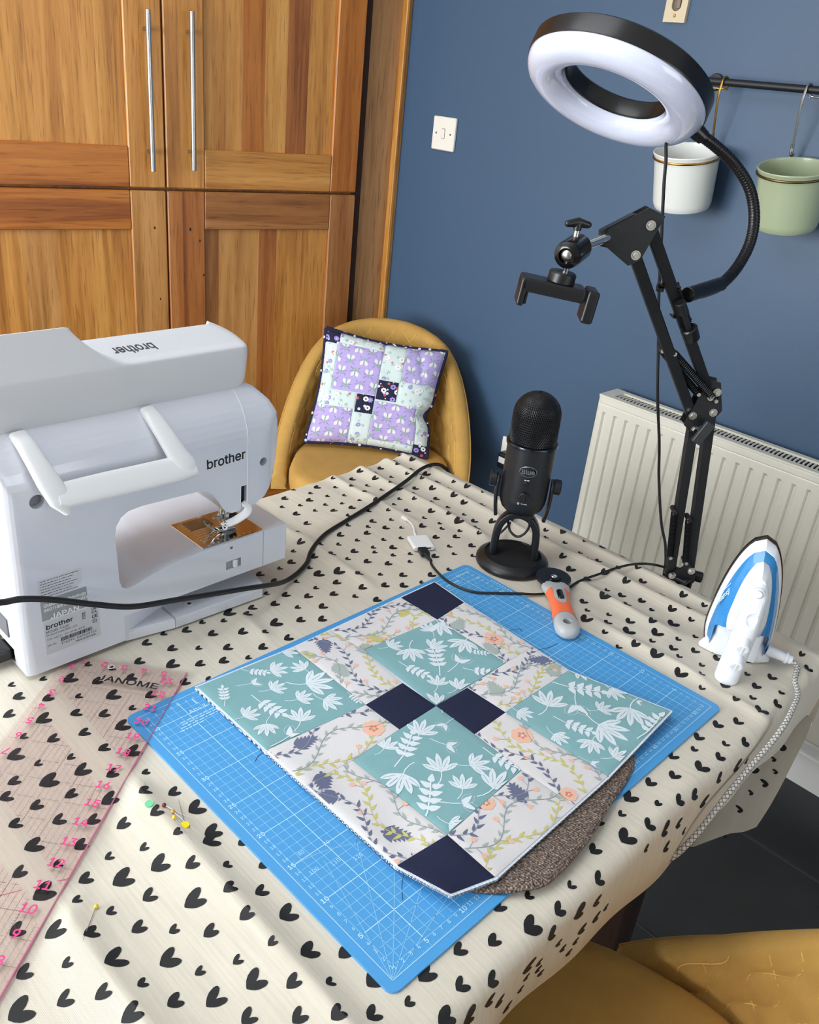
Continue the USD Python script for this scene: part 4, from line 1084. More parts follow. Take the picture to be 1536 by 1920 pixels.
leaves = unary_union([])
teal_prints = []
for tkn in " ".join([TEAL_B, TEAL_T, TEAL_R, TEAL_L]).split():
    t, x0, y0, x1, y1 = tkn.split(",")
    o, e = np.array([float(x0), float(y0)]), np.array([float(x1), float(y1)])
    if t == "f":
        L = max(np.linalg.norm(e - o), 2.0)
        e = o + N(e - o) * L
        sh = put(MOT["f"], o, e, 1.08)
    else:
        sh = put(MOT[t], o, e, 1.08)
    teal_prints.append(sh)
FC = dict(navy=(104, 110, 138), olive=(196, 190, 118), sage=(164, 176, 170), peach=(232, 184, 160), stem=(144, 150, 160), rust=(210, 126, 100))
M_fc = {k: plain("floral_print_" + k, c, 0.88) for k, c in FC.items()}


def acanthus(L):
    ps = [stroke([(0, 0), (L * 0.9, 0)], 0.12 * L)]
    for k, t in enumerate(np.linspace(0.1, 0.85, 5)):
        w = L * (0.55 - 0.32 * t)
        ps += [petal(w, w * 0.26, 52, (t * L, 0)), petal(w, w * 0.26, -52, (t * L, 0))]
    ps.append(petal(L * 0.4, L * 0.11, 0, (L * 0.72, 0)))
    return unary_union(ps)


def bloom(r, q):
    ps = [Point(r * 0.62 * math.cos(a), r * 0.62 * math.sin(a)).buffer(r * 0.42, 4) for a in np.linspace(0, 6.28, 8)[:-1]]
    inner = [Point(r * 0.3 * math.cos(a), r * 0.3 * math.sin(a)).buffer(r * 0.14, 3) for a in np.linspace(0.3, 6.58, 6)[:-1]]
    return unary_union(ps), unary_union(inner)


def tulip(s):
    return unary_union([petal(s, s * 0.24, 0), petal(s * 0.95, s * 0.2, 28), petal(s * 0.95, s * 0.2, -28)])


def floral(poly, seed):
    """Winding vines with paired leaves, buds and a few larger leaves, cut to the patch."""
    q = np.random.default_rng(seed)
    out = {k: [] for k in FC}
    x0, y0, x1, y1 = poly.bounds
    L = max(x1 - x0, y1 - y0)
    nv = 2 if L < 12 else 3
    long_x = (x1 - x0) > (y1 - y0)
    for k in range(nv):
        t = np.linspace(-0.1, 1.1, 60)
        amp = (0.30 * min(x1 - x0, y1 - y0)) * q.uniform(0.7, 1.1)
        ph, fr_ = q.uniform(0, 6.28), q.uniform(1.0, 1.7)
        mid = (k + 0.5) / nv
        cross = amp * np.sin(6.28 * fr_ * t + ph) * 0.6
        if long_x:
            pts = np.c_[x0 + t * (x1 - x0), y0 + mid * (y1 - y0) + cross]
        else:
            pts = np.c_[x0 + mid * (x1 - x0) + cross, y0 + t * (y1 - y0)]
        col = ["navy", "olive", "sage"][(k + seed) % 3]
        out["stem" if col != "olive" else "olive"].append(stroke(pts, 0.09))
        d = np.gradient(pts, axis=0)
        cum = np.r_[0, np.cumsum(np.hypot(*np.diff(pts, axis=0).T))]
        s_ = q.uniform(0.2, 0.8)
        side = 1
        while s_ < cum[-1] - 0.3:
            i_ = int(np.searchsorted(cum, s_))
            an = math.degrees(math.atan2(d[i_][1], d[i_][0]))
            r_ = q.random()
            if r_ < 0.9:
                out[col].append(petal(q.uniform(0.8, 1.2), 0.2, an + side * q.uniform(28, 55), pts[i_]))
            else:
                a2 = an + side * q.uniform(35, 60)
                c, s2 = math.cos(math.radians(a2)), math.sin(math.radians(a2))
                e = pts[i_] + np.array([c, s2]) * 0.95
                out["stem"].append(stroke([pts[i_], e], 0.06))
                out["peach"].append(affinity.translate(affinity.rotate(tulip(0.8), a2, origin=(0, 0)), *e))
            side = -side
            s_ += q.uniform(0.55, 0.85)
    return out


FL = []
for tkn in FLOWERS.split():
    t, x, y = tkn.split(",")
    FL.append((t, float(x), float(y)))
for k, (mat_, nodes_) in enumerate(patches):
    poly = Polygon([QN[n] for n in nodes_.split()]).buffer(0)
    poly = poly.buffer(-0.02)
    p = obj(mat_.replace("flor", "floral") + "_patch", slab(poly, -0.02, 0.05, 0.7, 0.09), {"navy": M_navy, "teal": M_teal, "flor": M_flor}[mat_], qb, smooth=50)
    lay = lambda sh, up: drape(sh, lambda a, b: quilt(a, b, up), 0.6)
    inner = poly.buffer(-0.06)
    if mat_ == "teal":
        u = unary_union([s_.intersection(inner) for s_ in teal_prints if s_.intersects(inner)])
        obj("leaf_print", lay(u, 0.165), M_leafw, p, kind="stuff", smooth=False)
    if mat_ == "flor":
        o = floral(poly, 11 + k)
        big = []
        for t, x, y in FL:
            if not inner.buffer(2.2).contains(Point(x, y)):
                continue
            q = np.random.default_rng(int(x * 10 + y))
            if t in "nsy":
                c = {"n": "navy", "s": "sage", "y": "olive"}[t]
                sh = affinity.translate(affinity.rotate(acanthus(2.9 if t != "y" else 2.2), q.uniform(0, 360), origin=(0, 0)), x - 0.8, y - 0.6)
                big.append(sh.buffer(0.12))
                o[c] = [s_.difference(big[-1]) for s_ in o[c]] + [sh]
            else:
                a, b = bloom(1.35 if t == "p" else 1.0, q)
                a, b = affinity.translate(a, x, y), affinity.translate(b, x, y)
                big.append(a.buffer(0.08))
                o["peach"].append(a)
                o["rust"].append(b)
        bu = unary_union(big) if big else None
        for n_c, (c, shapes) in enumerate(o.items()):
            if not shapes:
                continue
            u = unary_union(shapes).intersection(inner)
            m_ = lay(u, 0.155 + 0.006 * n_c)
            if m_ is not None:
                obj(c + "_print", m_, M_fc[c], p, kind="stuff", smooth=False)
th = [[(8.6, 29.2), (7.4, 29.3), (6.4, 28.8)], [(8.7, 24.0), (8.1, 23.2)], [(9.6, 8.0), (7.6, 6.6), (6.3, 5.2)], [(36, 1.7), (36.6, 0.9)], [(15.4, 1.0), (14.6, 0.2)], [(49.8, 27.4), (51.3, 26.9), (51.0, 26.2)], [(49.3, 22.0), (51.0, 21.4), (53.0, 21.2)]]
tm = []
for t in th:
    pts = [quilt(*t[0], 0.08)] + [np.array([x, y, 0.05]) for x, y in t[1:]]
    tm.append(tube(pts, 0.028, n=5, per=6))
for k_, t in enumerate(tm):
    obj("loose_thread", t, plain("navy_thread", (30, 36, 62), 0.9) if k_ == 0 else "/World/Looks/navy_thread", qb)

# ================================================================== acrylic ruler
RO, R1, R2 = np.array([9.05, 46.75, 0.0]), np.array([-0.785, -0.6195, 0]), np.array([-0.6195, 0.785, 0])
RZ = 0.10


def onruler(s, w, z=0.0):
    return RO + np.asarray(s)[..., None] * R1 + np.asarray(w)[..., None] * R2 + np.array([0, 0, 1.0]) * (RZ + np.asarray(z))[..., None]


def acrylic(name, tint, ior=1.10):
    return usdkit.material(stage, "/World/Looks/" + name, {"t": ("transparent_bsdf", {"color": tint}), "g": ("glossy_bsdf", {"color": (1, 1, 1), "roughness": 0.12}), "f": ("fresnel", {"IOR": ior}), "m": ("mix_closure", {})},
                           [("f.fac", "m.fac"), ("t.BSDF", "m.closure1"), ("g.BSDF", "m.closure2")], surface="m.closure")


M_acr = acrylic("clear_pink_acrylic", (0.99, 0.955, 0.96))
M_pink = plain("pink_print", (222, 58, 128), 0.5)
M_edge = plain("pink_acrylic_edge", (222, 138, 170), 0.3, extra={"alpha": 0.85})
ru = thing("quilting_ruler", RO + 30 * R1 + 7.6 * R2 + [0, 0, RZ], "long clear acrylic quilting ruler with pink numbers", "ruler")
LR, WR = 60.96, 15.24
hole = Point(1.55, 9.2).buffer(0.35, 10)
hp = extrude(sbox(0, 0, LR, WR).difference(hole), 0.28)
obj("acrylic_sheet", place(hp, RO + [0, 0, RZ], R1, R2, np.cross(R1, R2)), M_acr, ru)
es = [[0, -0.02, LR, 0.06], [-0.02, 0, 0.06, WR]]
for a, b, c, d in es[:1]:
    obj("pink_edge", place(block(a, c, b, d, 0.0, 0.3, 0), RO + [0, 0, RZ], R1, R2, np.cross(R1, R2)), M_edge, ru)
sg, sp = [], []
inch = 2.54
for k in range(1, 24):
    y = k * inch / 4
    sg.append((0.6, y, LR - 0.4, y, 0.016 if k % 4 else 0.026))
for k in range(1, 24):
    s0 = k * inch
    for j in range(6):
        sg.append((s0, j * inch + 0.28, s0, (j + 1) * inch - 0.28, 0.024))
    for e in range(1, 8):
        for w0 in (inch, 2 * inch, 3 * inch, 4 * inch, 5 * inch):
            ln = 0.32 if e == 4 else 0.2
            sg.append((s0 - inch + e * inch / 8, w0, s0 - inch + e * inch / 8, w0 + ln, 0.016))
    for e in range(8):
        ln = 1.0 if e == 0 else 0.5 if e == 4 else 0.28
        sp.append((s0 + e * inch / 8, 0.1, s0 + e * inch / 8, ln, 0.022))
        sg.append((s0 + e * inch / 8, WR - 0.1, s0 + e * inch / 8, WR - ln, 0.016))
for k in range(1, 6):
    for e in range(8):
        sg.append((0.1, (k - 1) * inch + e * inch / 8, 0.35 + 0.25 * (e == 0), (k - 1) * inch + e * inch / 8, 0.02))
sp.append((40.0, 14.8, 31.4, 0.0, 0.05))
sp.append((0.25, 0.15, LR, 0.15, 0.09))
box_ = sbox(2.62, 3.2, 4.95, 9.0)
keep = []
for s_ in sg:
    l = LineString([s_[:2], s_[2:4]]).difference(box_)
    for g in getattr(l, "geoms", [l]):
        if not g.is_empty:
            (xa, ya), (xb, yb_) = g.coords[0], g.coords[-1]
            keep.append((xa, ya, xb, yb_, s_[4]))
up = 0.285
tr = lambda m: place(m, RO + [0, 0, RZ], R1, R2, np.cross(R1, R2))
obj("scale_lines", tr(strips(keep, up)), plain("grey_scale_ink", (74, 66, 70), 0.6), ru, kind="stuff", smooth=False)
obj("pink_lines", tr(strips(sp, up + 0.002)), M_pink, ru, kind="stuff", smooth=False)
tx = []
for k in range(1, 24):
    tx.append(text(str(24 - k), 0.92, onruler(k * inch, 1.75 if k <= 14 else 1.55, up - 0.002), -R2, -R1, True, 0.006, True))
    tx.append(text(str(k), 0.92, onruler(k * inch + 0.1, WR - 1.5, up - 0.002), R2, R1, True, 0.006, True))
for k in range(1, 6):
    tx.append(text(str(k), 0.92, onruler(1.35, WR - k * inch, up - 0.002), R2, R1, True, 0.006, True))
tx.append(text("30", 0.55, onruler(36.5, 9.6, up - 0.002), -R2, -R1, True, 0.006, True))
obj("pink_numbers", cat(*tx), M_pink, ru, kind="stuff", smooth=False)
obj("black_logo", text("JANOME", 0.98, onruler(3.85, 6.1, up - 0.002), -R2, -R1, True, 0.007, True, 1.35), M_ink, ru, kind="stuff", smooth=False)
obj("hanging_hole", place(lathe([(0.3, 0), (0.42, 0), (0.42, 0.01), (0.3, 0.01)], 24), onruler(1.55, 9.2, up - 0.003), R1, R2, np.cross(R1, R2)), plain("frosted_ring", (226, 216, 220), 0.4), ru)

# ================================================================== pins
def zc(x, y):
    return float(cloth(np.array(x), np.array(y))[2])


M_pinw = plain("white_pin_shaft", (226, 226, 222), 0.3)


def pin(label, head, tip, hm, kind_, shaft=M_steel):
    h = np.array([*head, zc(*head) + (0.22 if kind_ == "ball" else 0.08)])
    e = np.array([*tip, zc(*tip) + 0.06])
    t = thing("dressmaking_pin", h - [0, 0, 0.1], label, "pin")
    obj("shaft", tube([h, (h + e) / 2, e], [0.042, 0.042, 0.012], n=8, smooth=False), shaft, t)
    if kind_ == "ball":
        s_ = trimesh.creation.icosphere(3, 0.22)
        obj("ball_head", (np.array(s_.vertices) + h, np.array(s_.faces)), hm, t)
    else:
        a = np.linspace(0, 2 * np.pi, 97)[:-1]
        r = 0.44 + 0.025 * np.cos(a * 14)
        obj("flat_head", extrude(Polygon(np.c_[r * np.cos(a), r * np.sin(a)]), 0.09, h - [0, 0, 0.03]), hm, t)


pin("mint green flat headed pin lying near the mat's edge", (-5.8, 30.1), (-4.4, 33.5), plain("mint_plastic", (120, 212, 158), 0.3), "flat")
pin("bright yellow flat headed pin crossing other pins", (-4.4, 25.7), (-2.8, 29.5), plain("yellow_plastic", (244, 222, 22), 0.3), "flat")
pin("white pin with a dark red ball head", (-4.7, 29.1), (-3.2, 26.1), plain("dark_red_glass", (124, 28, 36), 0.15), "ball", M_pinw)
pin("pin with an amber ball head beneath the yellow flat pin", (-4.4, 27.9), (-3.9, 24.1), plain("amber_glass", (214, 158, 60), 0.15), "ball")
M_yb = plain("yellow_glass", (228, 198, 62), 0.15)
pin("pin with a yellow ball head beside the other spilled pins", (-4.8, 27.0), (-5.1, 22.8), M_yb, "ball")
pin("pin with a yellow ball head lying alone by the ruler", (-15.3, 22.9), (-17.9, 20.1), M_yb, "ball")

# ================================================================== adapter and cables
M_apple = plain("white_adapter_plastic", (236, 236, 234), 0.3)
AX, AW = N((0.46, 0.89, 0)), N((0.89, -0.46, 0))
AO = np.array([57.35, 52.85, -0.1])
ad = thing("camera_adapter", AO - [0, 0, 0.2], "small white adapter with a short lightning cable", "adapter")
bd = m3.Manifold.batch_hull([m3.Manifold.sphere(0.42, 20).translate((sx * 1.45, sy * 1.75, 0.42)) for sx in (-1, 1) for sy in (-1, 1)])
bd = bd.trim_by_plane((0, 1, 0), -1.98).trim_by_plane((0, -1, 0), -1.98)
ab = lambda m: place(m, AO, AW, AX, np.cross(AW, AX))
obj("adapter_body", ab(bd), M_apple, ad, smooth=30)
obj("port", ab(block(0.25, 1.15, -2.0, -1.9, 0.34, 0.56, 0.02)), M_hole, ad)
c0 = AO + AX * 1.95 + [0, 0, 0.42]
obj("white_cable", tube([c0 - AX * 0.1, c0 + AX * 1.2, np.array([60.4, 57.6, 0.2]), np.array([61.3, 59.2, 0.1]), np.array([61.6, 60.2, 0.05])], 0.19, n=12), M_apple, ad)
obj("lightning_plug", cat(rot(lathe([(0, 0), (0.2, 0), (0.3, 0.3), (0.42, 0.5), (0.42, 1.5), (0.36, 1.55), (0, 1.55)], 20), (61.55, 60.0, 0.1), N((0.05, 1, -0.02)))), M_apple, ad)
uc = thing("usb_cable", (70, 30, 0), "thin black cable from the adapter across the mat to the table edge", "cable")
u0 = AO - AX * 1.95 - AW * 0.45 + [0, 0, 0.45]
obj("usb_plug", place(rblock(-0.75, 0.75, -2.1, 0, -0.38, 0.38, 0.16), u0, AW, AX, np.cross(AW, AX)), M_black, uc)
obj("strain_relief", tube([u0 - AX * 2.0, u0 - AX * 2.9 + AW * 0.1, u0 - AX * 3.9 + AW * 0.35 + [0, 0, -0.1]], [0.42, 0.3, 0.24], n=12), M_rubber, uc)
cp = [u0 - AX * 3.7 + AW * 0.3 + [0, 0, -0.08], (53.6, 46.6, 0.28), (52.4, 43.2, 0.25), (52.2, 40.2, 0.25), (53.2, 37.2, 0.25), (55.7, 35, 0.25), (58.4, 32.9, 0.25), (61.2, 30.9, 0.1), (65.5, 29.2, 0.1), (69.5, 29.2, 0.25), (73.5, 28.1, 0.75), (77.8, 27, 1.1), (81.2, 25.8, 1.1), (83.8, 24.0, 0.9), (85.4, 22.0, 0.3), (86.2, 21.0, -2), (86.6, 20.6, -8)]
obj("cable", tube(cp, 0.2, n=10), M_rubber, uc)

# ================================================================== rotary cutter
CE = np.array([55.6, 21.7, 0.0])
C1_ = N((67.3 - 55.6, 33.4 - 21.7, 0.05))
C2_ = N(np.cross(Z3, C1_))
C3_ = np.cross(C1_, C2_)
rc = thing("rotary_cutter", (61, 27, 0), "orange and grey rotary cutter lying across the mat's edge", "rotary cutter")
oc_ = lambda m: place(m, CE + [0, 0, 0.05], C1_, C2_, C3_)


def loft(rings, closed=True):
    n = len(rings[0])
    v = np.vstack(rings)
    i, j = np.meshgrid(np.arange(len(rings) - 1), np.arange(n), indexing="ij")
    k = (j + 1) % n
    q = np.stack([i * n + j, i * n + k, (i + 1) * n + k, (i + 1) * n + j], -1).reshape(-1, 4)
    f = np.vstack([q[:, [0, 1, 2]], q[:, [0, 2, 3]]])
    if closed:
        v = np.vstack([v, rings[0].mean(0)[None], rings[-1].mean(0)[None]])
        e = len(v) - 2
        j = np.arange(n)
        k = (j + 1) % n
        b = (len(rings) - 1) * n
        f = np.vstack([f, np.stack([np.full(n, e), k, j], 1), np.stack([np.full(n, e + 1), b + j, b + k], 1)])
    return v, f


def oval(x, w, z0, z1, n=32, p=2.6, yo=0.0):
    """A superellipse ring across x."""
    a = np.arange(n) * 2 * np.pi / n
    c, s_ = np.cos(a), np.sin(a)
    y = np.sign(c) * np.abs(c) ** (2 / p) * w + yo
    z = np.sign(s_) * np.abs(s_) ** (2 / p) * (z1 - z0) / 2 + (z0 + z1) / 2
    return np.c_[np.full(n, x), y, z]


prof_c = [(-1.75, 0.15, 0.9, 1.1), (-1.65, 0.75, 0.45, 1.6), (-1.3, 1.25, 0.2, 1.95), (-0.6, 1.68, 0.05, 2.15), (0.4, 1.82, 0.0, 2.2), (1.6, 1.74, 0.0, 2.15), (3.0, 1.62, 0.0, 2.1), (5.0, 1.5, 0.0, 2.1), (7.0, 1.46, 0.0, 2.1), (8.6, 1.55, 0.0, 2.05), (9.8, 1.85, 0.1, 1.95), (10.6, 2.15, 0.2, 1.85), (11.3, 2.2, 0.3, 1.75), (12.0, 1.95, 0.35, 1.65), (12.3, 1.5, 0.4, 1.55)]
body = loft([oval(*p) for p in prof_c])
bm = m3.Manifold(m3.Mesh(body[0].astype(np.float32), body[1].astype(np.uint32)))
bm = bm - m3.Manifold.cylinder(6, 0.66, 0.66, 32).translate((0.35, 0.1, -2)) - m3.Manifold.cylinder(4, 1.0, 1.0, 32).translate((12.6, 0, -1))
M_grey = plain("light_grey_plastic", (172, 174, 174), 0.42)
M_org = plain("orange_grip", (238, 112, 70), 0.5)
obj("handle", oc_(bm), M_grey, rc, smooth=35)


def skin(mask, lift):
    """The part of the handle's surface whose triangles' centres pass the mask, lifted off it a little."""
    v, f = trimesh.remesh.subdivide_to_size(*body, 0.16, max_iter=6)
    t = trimesh.Trimesh(v, f)
    c = t.triangles_center
    ok = mask(c[:, 0], c[:, 1], c[:, 2])
    s_ = t.submesh([ok], append=True)
    vn = np.array(t.vertex_normals)
    t.vertices = t.vertices + vn * lift
    s_ = t.submesh([ok], append=True, repair=False)
    return np.array(s_.vertices), np.array(s_.faces)


ell = lambda x, y: ((x - 7.6) / 2.35) ** 2 + (y / 1.0) ** 2
obj("orange_grip", oc_(skin(lambda x, y, z: (x > 2.9 - 0.9 * (y / 1.6) ** 2) & (x < 10.4 - 0.6 * np.abs(y)) & (z > 0.55) & (ell(x, y) > 1) & ~((x > 7.2) & (np.abs(y) < 0.95)), 0.05)), M_org, rc, smooth=40)
bt = rblock(6.35, 8.75, -0.48, 0.48, 1.7, 2.45, 0.34)
obj("lock_button", oc_(bt), M_blackg, rc, smooth=40)
gd = Polygon(np.vstack([np.c_[2.75 * np.cos(np.linspace(-2.6, 2.6, 40)), 2.75 * np.sin(np.linspace(-2.6, 2.6, 40))], [(-3.2, 0.9), (-3.4, 0), (-3.2, -0.9)]]))
guard = mextrude(gd, 0.5).translate((13.7, 0, 1.0))
obj("blade_guard", oc_(guard), M_black, rc)
obj("blade", oc_(lathe([(0, 0.62), (2.2, 0.62), (2.28, 0.65), (2.2, 0.68), (0, 0.68)], 48)[0:2] if False else place(lathe([(0, 0), (2.2, 0), (2.25, 0.03), (2.2, 0.06), (0, 0.06)], 48), (13.7, 0, 0.8), (1, 0, 0), (0, 1, 0), (0, 0, 1))), M_steel, rc)
obj("guard_ring", oc_(place(lathe([(0.55, 0), (1.15, 0), (1.1, 0.22), (0.6, 0.22)], 36), (13.5, 0, 1.48), (1, 0, 0), (0, 1, 0), (0, 0, 1))), M_blackg, rc)
obj("pivot_screw", oc_(place(lathe([(0, 0), (0.55, 0), (0.55, 0.24), (0.42, 0.34), (0.16, 0.36), (0.14, 0.26), (0, 0.26)], 28), (13.5, 0, 1.48), (1, 0, 0), (0, 1, 0), (0, 0, 1))), M_chrome, rc)

# ================================================================== sewing machine
MY = 56.9
sm_ = thing("sewing_machine", (13, 66, -0.3), "large white sewing machine seen from behind with lid raised", "sewing machine")
M_mach = plain("sewing_machine_white", (216, 219, 228), 0.26, coat=0.7)
M_lid = plain("sewing_machine_lid_white", (220, 221, 224), 0.42)
M_glossend = plain("sewing_machine_end_cap", (210, 214, 222), 0.12, coat=1.0)
out = [(-6.5, 0.35), (6.2, 0.35), (6.2, 4.1), (32.0, 4.1), (32.4, 4.5), (32.4, 9.5), (32.1, 9.8), (28, 9.84), (18, 9.84), (14, 9.6), (10.5, 8.9), (8, 8.2), (6.9, 8.0), (6.2, 8.5), (5.9, 9.5), (5.7, 16.0), (5.95, 17.3), (6.6, 18.3), (7.6, 18.9), (9.5, 19.1),
       (17.4, 18.9), (18.6, 18.6), (19.6, 17.9), (20.5, 16.6), (21.2, 15.4), (21.8, 14.7), (22.6, 14.3), (24.0, 14.3), (26.5, 14.7), (28.0, 15.4), (28.9, 16.4), (29.7, 18.2), (30.5, 21), (30.9, 24), (30.5, 26.6), (29.6, 28.8), (28.2, 30.4), (26.4, 31.3), (24.5, 31.6), (-5.4, 31.6), (-6.9, 30.6), (-7.0, 29.0)]
m = mplace(mextrude(out, 18.4), (0, MY + 18.4, 0), (1, 0, 0), (0, 0, 1))
th_ = np.linspace(0, np.pi / 2, 14)
yz = [(MY, 0)] + [(MY + 7.5 - 7.5 * math.cos(t), 24.1 + 7.5 * math.sin(t)) for t in th_] + [(MY + 13.0 - 4 + 4 * math.sin(t), 27.6 + 4 * math.cos(t)) for t in th_] + [(MY + 13.0, 12), (MY + 18.4, 11), (MY + 18.4, 0)]
mp_ = mplace(mextrude(yz, 48), (-10, 0, 0), (0, 1, 0), (0, 0, 1))
xy = [(-7.2 + 1.8 * (1 - math.cos(t)), MY + 1.8 * (1 - math.sin(t))) for t in np.linspace(0, np.pi / 2, 8)]
xy += [(27.4 + 5.2 * math.sin(t), MY + 4.6 * (1 - math.cos(t))) for t in np.linspace(0, np.pi / 2, 14)]
xy += [(28.6 + 4.0 * math.cos(t), MY + 9.0 + 4.0 * math.sin(t)) for t in np.linspace(0, np.pi / 2, 12)] + [(-7.2, MY + 13.0)]
mq = mextrude(xy, 40)
bedbox = m3.Manifold.cube((60, 30, 11.5)).translate((-20, MY - 1, -1))
upper = m3.Manifold.cube((60, 30, 40)).translate((-20, MY - 1, 10.5))
mb = (m ^ mp_ ^ mq ^ upper) + (m ^ mp_ ^ bedbox ^ mextrude([(-7.2 + 1.8 * (1 - math.cos(t)), MY + 1.8 * (1 - math.sin(t))) for t in np.linspace(0, np.pi / 2, 8)] + [(32.0, MY), (32.5, MY + 0.5), (32.5, MY + 16.8), (-7.2, MY + 16.8)], 40))
mb = mb - m3.Manifold.cube((20, 20, 6.6)).translate((17.2, MY + 7.4, 11.6))
for hx, hz, r in ((-3.2, 23.2, 0.86), (27.7, 20.7, 0.6)):
    mb = mb - mcyl((hx, MY - 2, hz), (hx, MY + 1.2, hz), r)
mb = mb - m3.Manifold.cube((0.9, 1.6, 3.0)).translate((24.1, MY - 0.4, 14.9))
mb = mb - mcyl((22.6, MY - 1, 8.85), (22.6, MY + 0.6, 8.85), 0.24) - m3.Manifold.cube((2.5, 1.0, 1.35)).translate((21.7, MY - 0.6, 5.5)) - m3.Manifold.cube((3, 4.5, 2.2)).translate((-8, 60.3, 0.4))
obj("body", mb.refine_to_length(0.9), M_mach, sm_, smooth=24)
dg = mextrude([(6.0, MY + 0.05), (6.3, MY + 0.05), (13.2, 59.6), (16, 63), (16, 75), (6.0, 75)], 3.9).translate((0, 0, 0.35))
obj("lower_body", dg, M_mach, sm_)
for hx, hz, r in ((-3.2, 23.2, 0.8), (27.7, 20.7, 0.55)):
    obj("screw_well", cyl((hx, MY + 1.0, hz), (hx, MY + 1.15, hz), r, n=24), plain(f"well_grey_{int(r * 100)}", (142, 146, 156), 0.5), sm_)
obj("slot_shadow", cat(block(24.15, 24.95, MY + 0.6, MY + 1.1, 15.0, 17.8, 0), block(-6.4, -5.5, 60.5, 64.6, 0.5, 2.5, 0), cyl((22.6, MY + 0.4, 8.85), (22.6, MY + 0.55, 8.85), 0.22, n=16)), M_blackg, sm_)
obj("head_seam", tube([(25.1, MY + 7.5 - 7.53 * math.cos(t), 24.1 + 7.53 * math.sin(t)) for t in np.linspace(1.5, 0, 12)] + [(25.1, MY - 0.01, z) for z in (22, 19, 15.0)], 0.045, n=6, smooth=False), plain("white_seam_edge", (238, 240, 244), 0.4), sm_)
obj("bed_seam", block(27.95, 28.05, MY - 0.012, MY + 0.02, 4.2, 9.8, 0), plain("grey_seam", (150, 154, 164), 0.5), sm_)
# foot plates
for poly in ([(6.4, 57.2), (13.0, 56.0), (13.0, 73), (6.4, 73)], [(13.1, 55.98), (26.9, 55.4), (27.9, 56.6), (28.3, 60), (28.3, 73), (13.1, 73)]):
    p = Polygon(poly)
    b = mextrude(p.buffer(-0.12), 1.5) + mextrude(p, 1.28)
    obj("foot_plate", b.translate((0, 0, 0.0)), M_mach, sm_)
for x, y in ((16.4, 58.0), (24.6, 56.6)):
    obj("foot_screw_well", cat(place(lathe([(0, 0), (0.3, 0), (0.3, 0.04), (0.62, 0.04), (0.7, 0.0)], 24), (x, y, 1.52), (1, 0, 0), (0, 1, 0), (0, 0, 1))), M_white, sm_)
    obj("foot_screw", place(lathe([(0, 0), (0.3, 0), (0.0, 0.02)], 16), (x, y, 1.545), (1, 0, 0), (0, 1, 0), (0, 0, 1)), M_blackg, sm_)
for x, y in ((-4.5, 59), (-4.5, 73), (26, 58.5), (26, 71)):
    obj("rubber_foot", cyl((x, y, -0.28), (x, y, 0.4), 0.9, n=18), M_rubber, sm_)
# lid
LX0, LX1 = -14.0, 27.4


def lid(U, V):
    xe = LX1 - 3.6 * np.clip((V - 0.5) / 0.5, 0, 1) ** 2 - 0.7 * np.clip((0.16 - V) / 0.16, 0, 1) ** 2
    x = LX0 + (xe - LX0) * U
    t = np.clip((V - 0.55) / 0.45, 0, 1)
    xb = 3.9 + 5.2 * (1 - t) ** 1.3
    w = sm(x - xb, -0.35, 1.1 + 1.6 * (1 - t))
    s0 = np.clip(V / 0.55, 0, 1)
    y = 60.5 - 0.9 * np.sin(s0 * 1.7) + 0.0 * V
    z = 30.0 + 6.1 * s0
    yl, zl = y + 0.9 * t, z + 5.1 * t
    bend = sm(t, 0, 0.25)
    yr, zr = y + (3.3 * t) * (0.5 + 0.5 * bend) + 0.1, z + 2.6 * t
    Y, Z = yl + (yr - yl) * w, zl + (zr - zl) * w
    e = np.clip((x - (xe - 1.2)) / 1.2, 0, 1)
    return np.stack([x, Y + 1.3 * (1 - np.sqrt(np.clip(1 - e**2, 0, 1))), Z], -1)


L_ = sheet(lid, 150, 60, 0.45)
t_ = trimesh.Trimesh(*L_, process=False)
obj("lid", L_, M_lid, sm_, smooth=45)
obj("lid_hinge", block(-12, 3.0, 60.4, 61.6, 29.2, 31.8, 0.2), M_mach, sm_)


def ribbon(path, w, h, ups, n=20, p=3.0):
    path = spline(path, 8)
    ups = spline(ups, 8)
    t = np.gradient(path, axis=0)
    rings = []
    W_ = np.interp(np.linspace(0, 1, len(path)), np.linspace(0, 1, len(w)), w)
    a = np.arange(n) * 2 * np.pi / n
    c, s = np.cos(a), np.sin(a)
    for k in range(len(path)):
        T = N(t[k])
        u = N(ups[k] - T * (ups[k] @ T))
        b = np.cross(T, u)
        rings.append(path[k] + np.outer(np.sign(c) * np.abs(c) ** (2 / p) * W_[k], b) + np.outer(np.sign(s) * np.abs(s) ** (2 / p) * h, u))
    return loft(rings)


bk = (0, -0.8, 0.6)
hl = ribbon([(-3.3, 59.9, 30.2), (-3.2, 58.3, 29.6), (-2.9, 56.8, 28.1), (-2.3, 55.4, 26.0), (-1.6, 54.4, 24.0), (-1.15, 54.0, 22.4)], [1.0, 1.05, 1.1, 1.3, 1.3, 0.35], 0.55, [(0, -0.5, 1), (0, -0.8, 0.7), (0, -1, 0.4), (0, -1, 0.35), (0, -1, 0.4), (0, -1, 0.4)])
hr = ribbon([(12.3, 59.9, 30.2), (12.4, 58.3, 29.4), (12.9, 56.7, 27.7), (13.6, 55.3, 25.6), (14.2, 54.5, 24.2), (14.5, 54.2, 23.4)], [1.0, 1.05, 1.15, 1.3, 1.5, 1.2], 0.55, [(0, -0.5, 1), (0, -0.8, 0.7), (0, -1, 0.4), (0, -1, 0.35), (0, -1, 0.4), (0, -1, 0.4)])
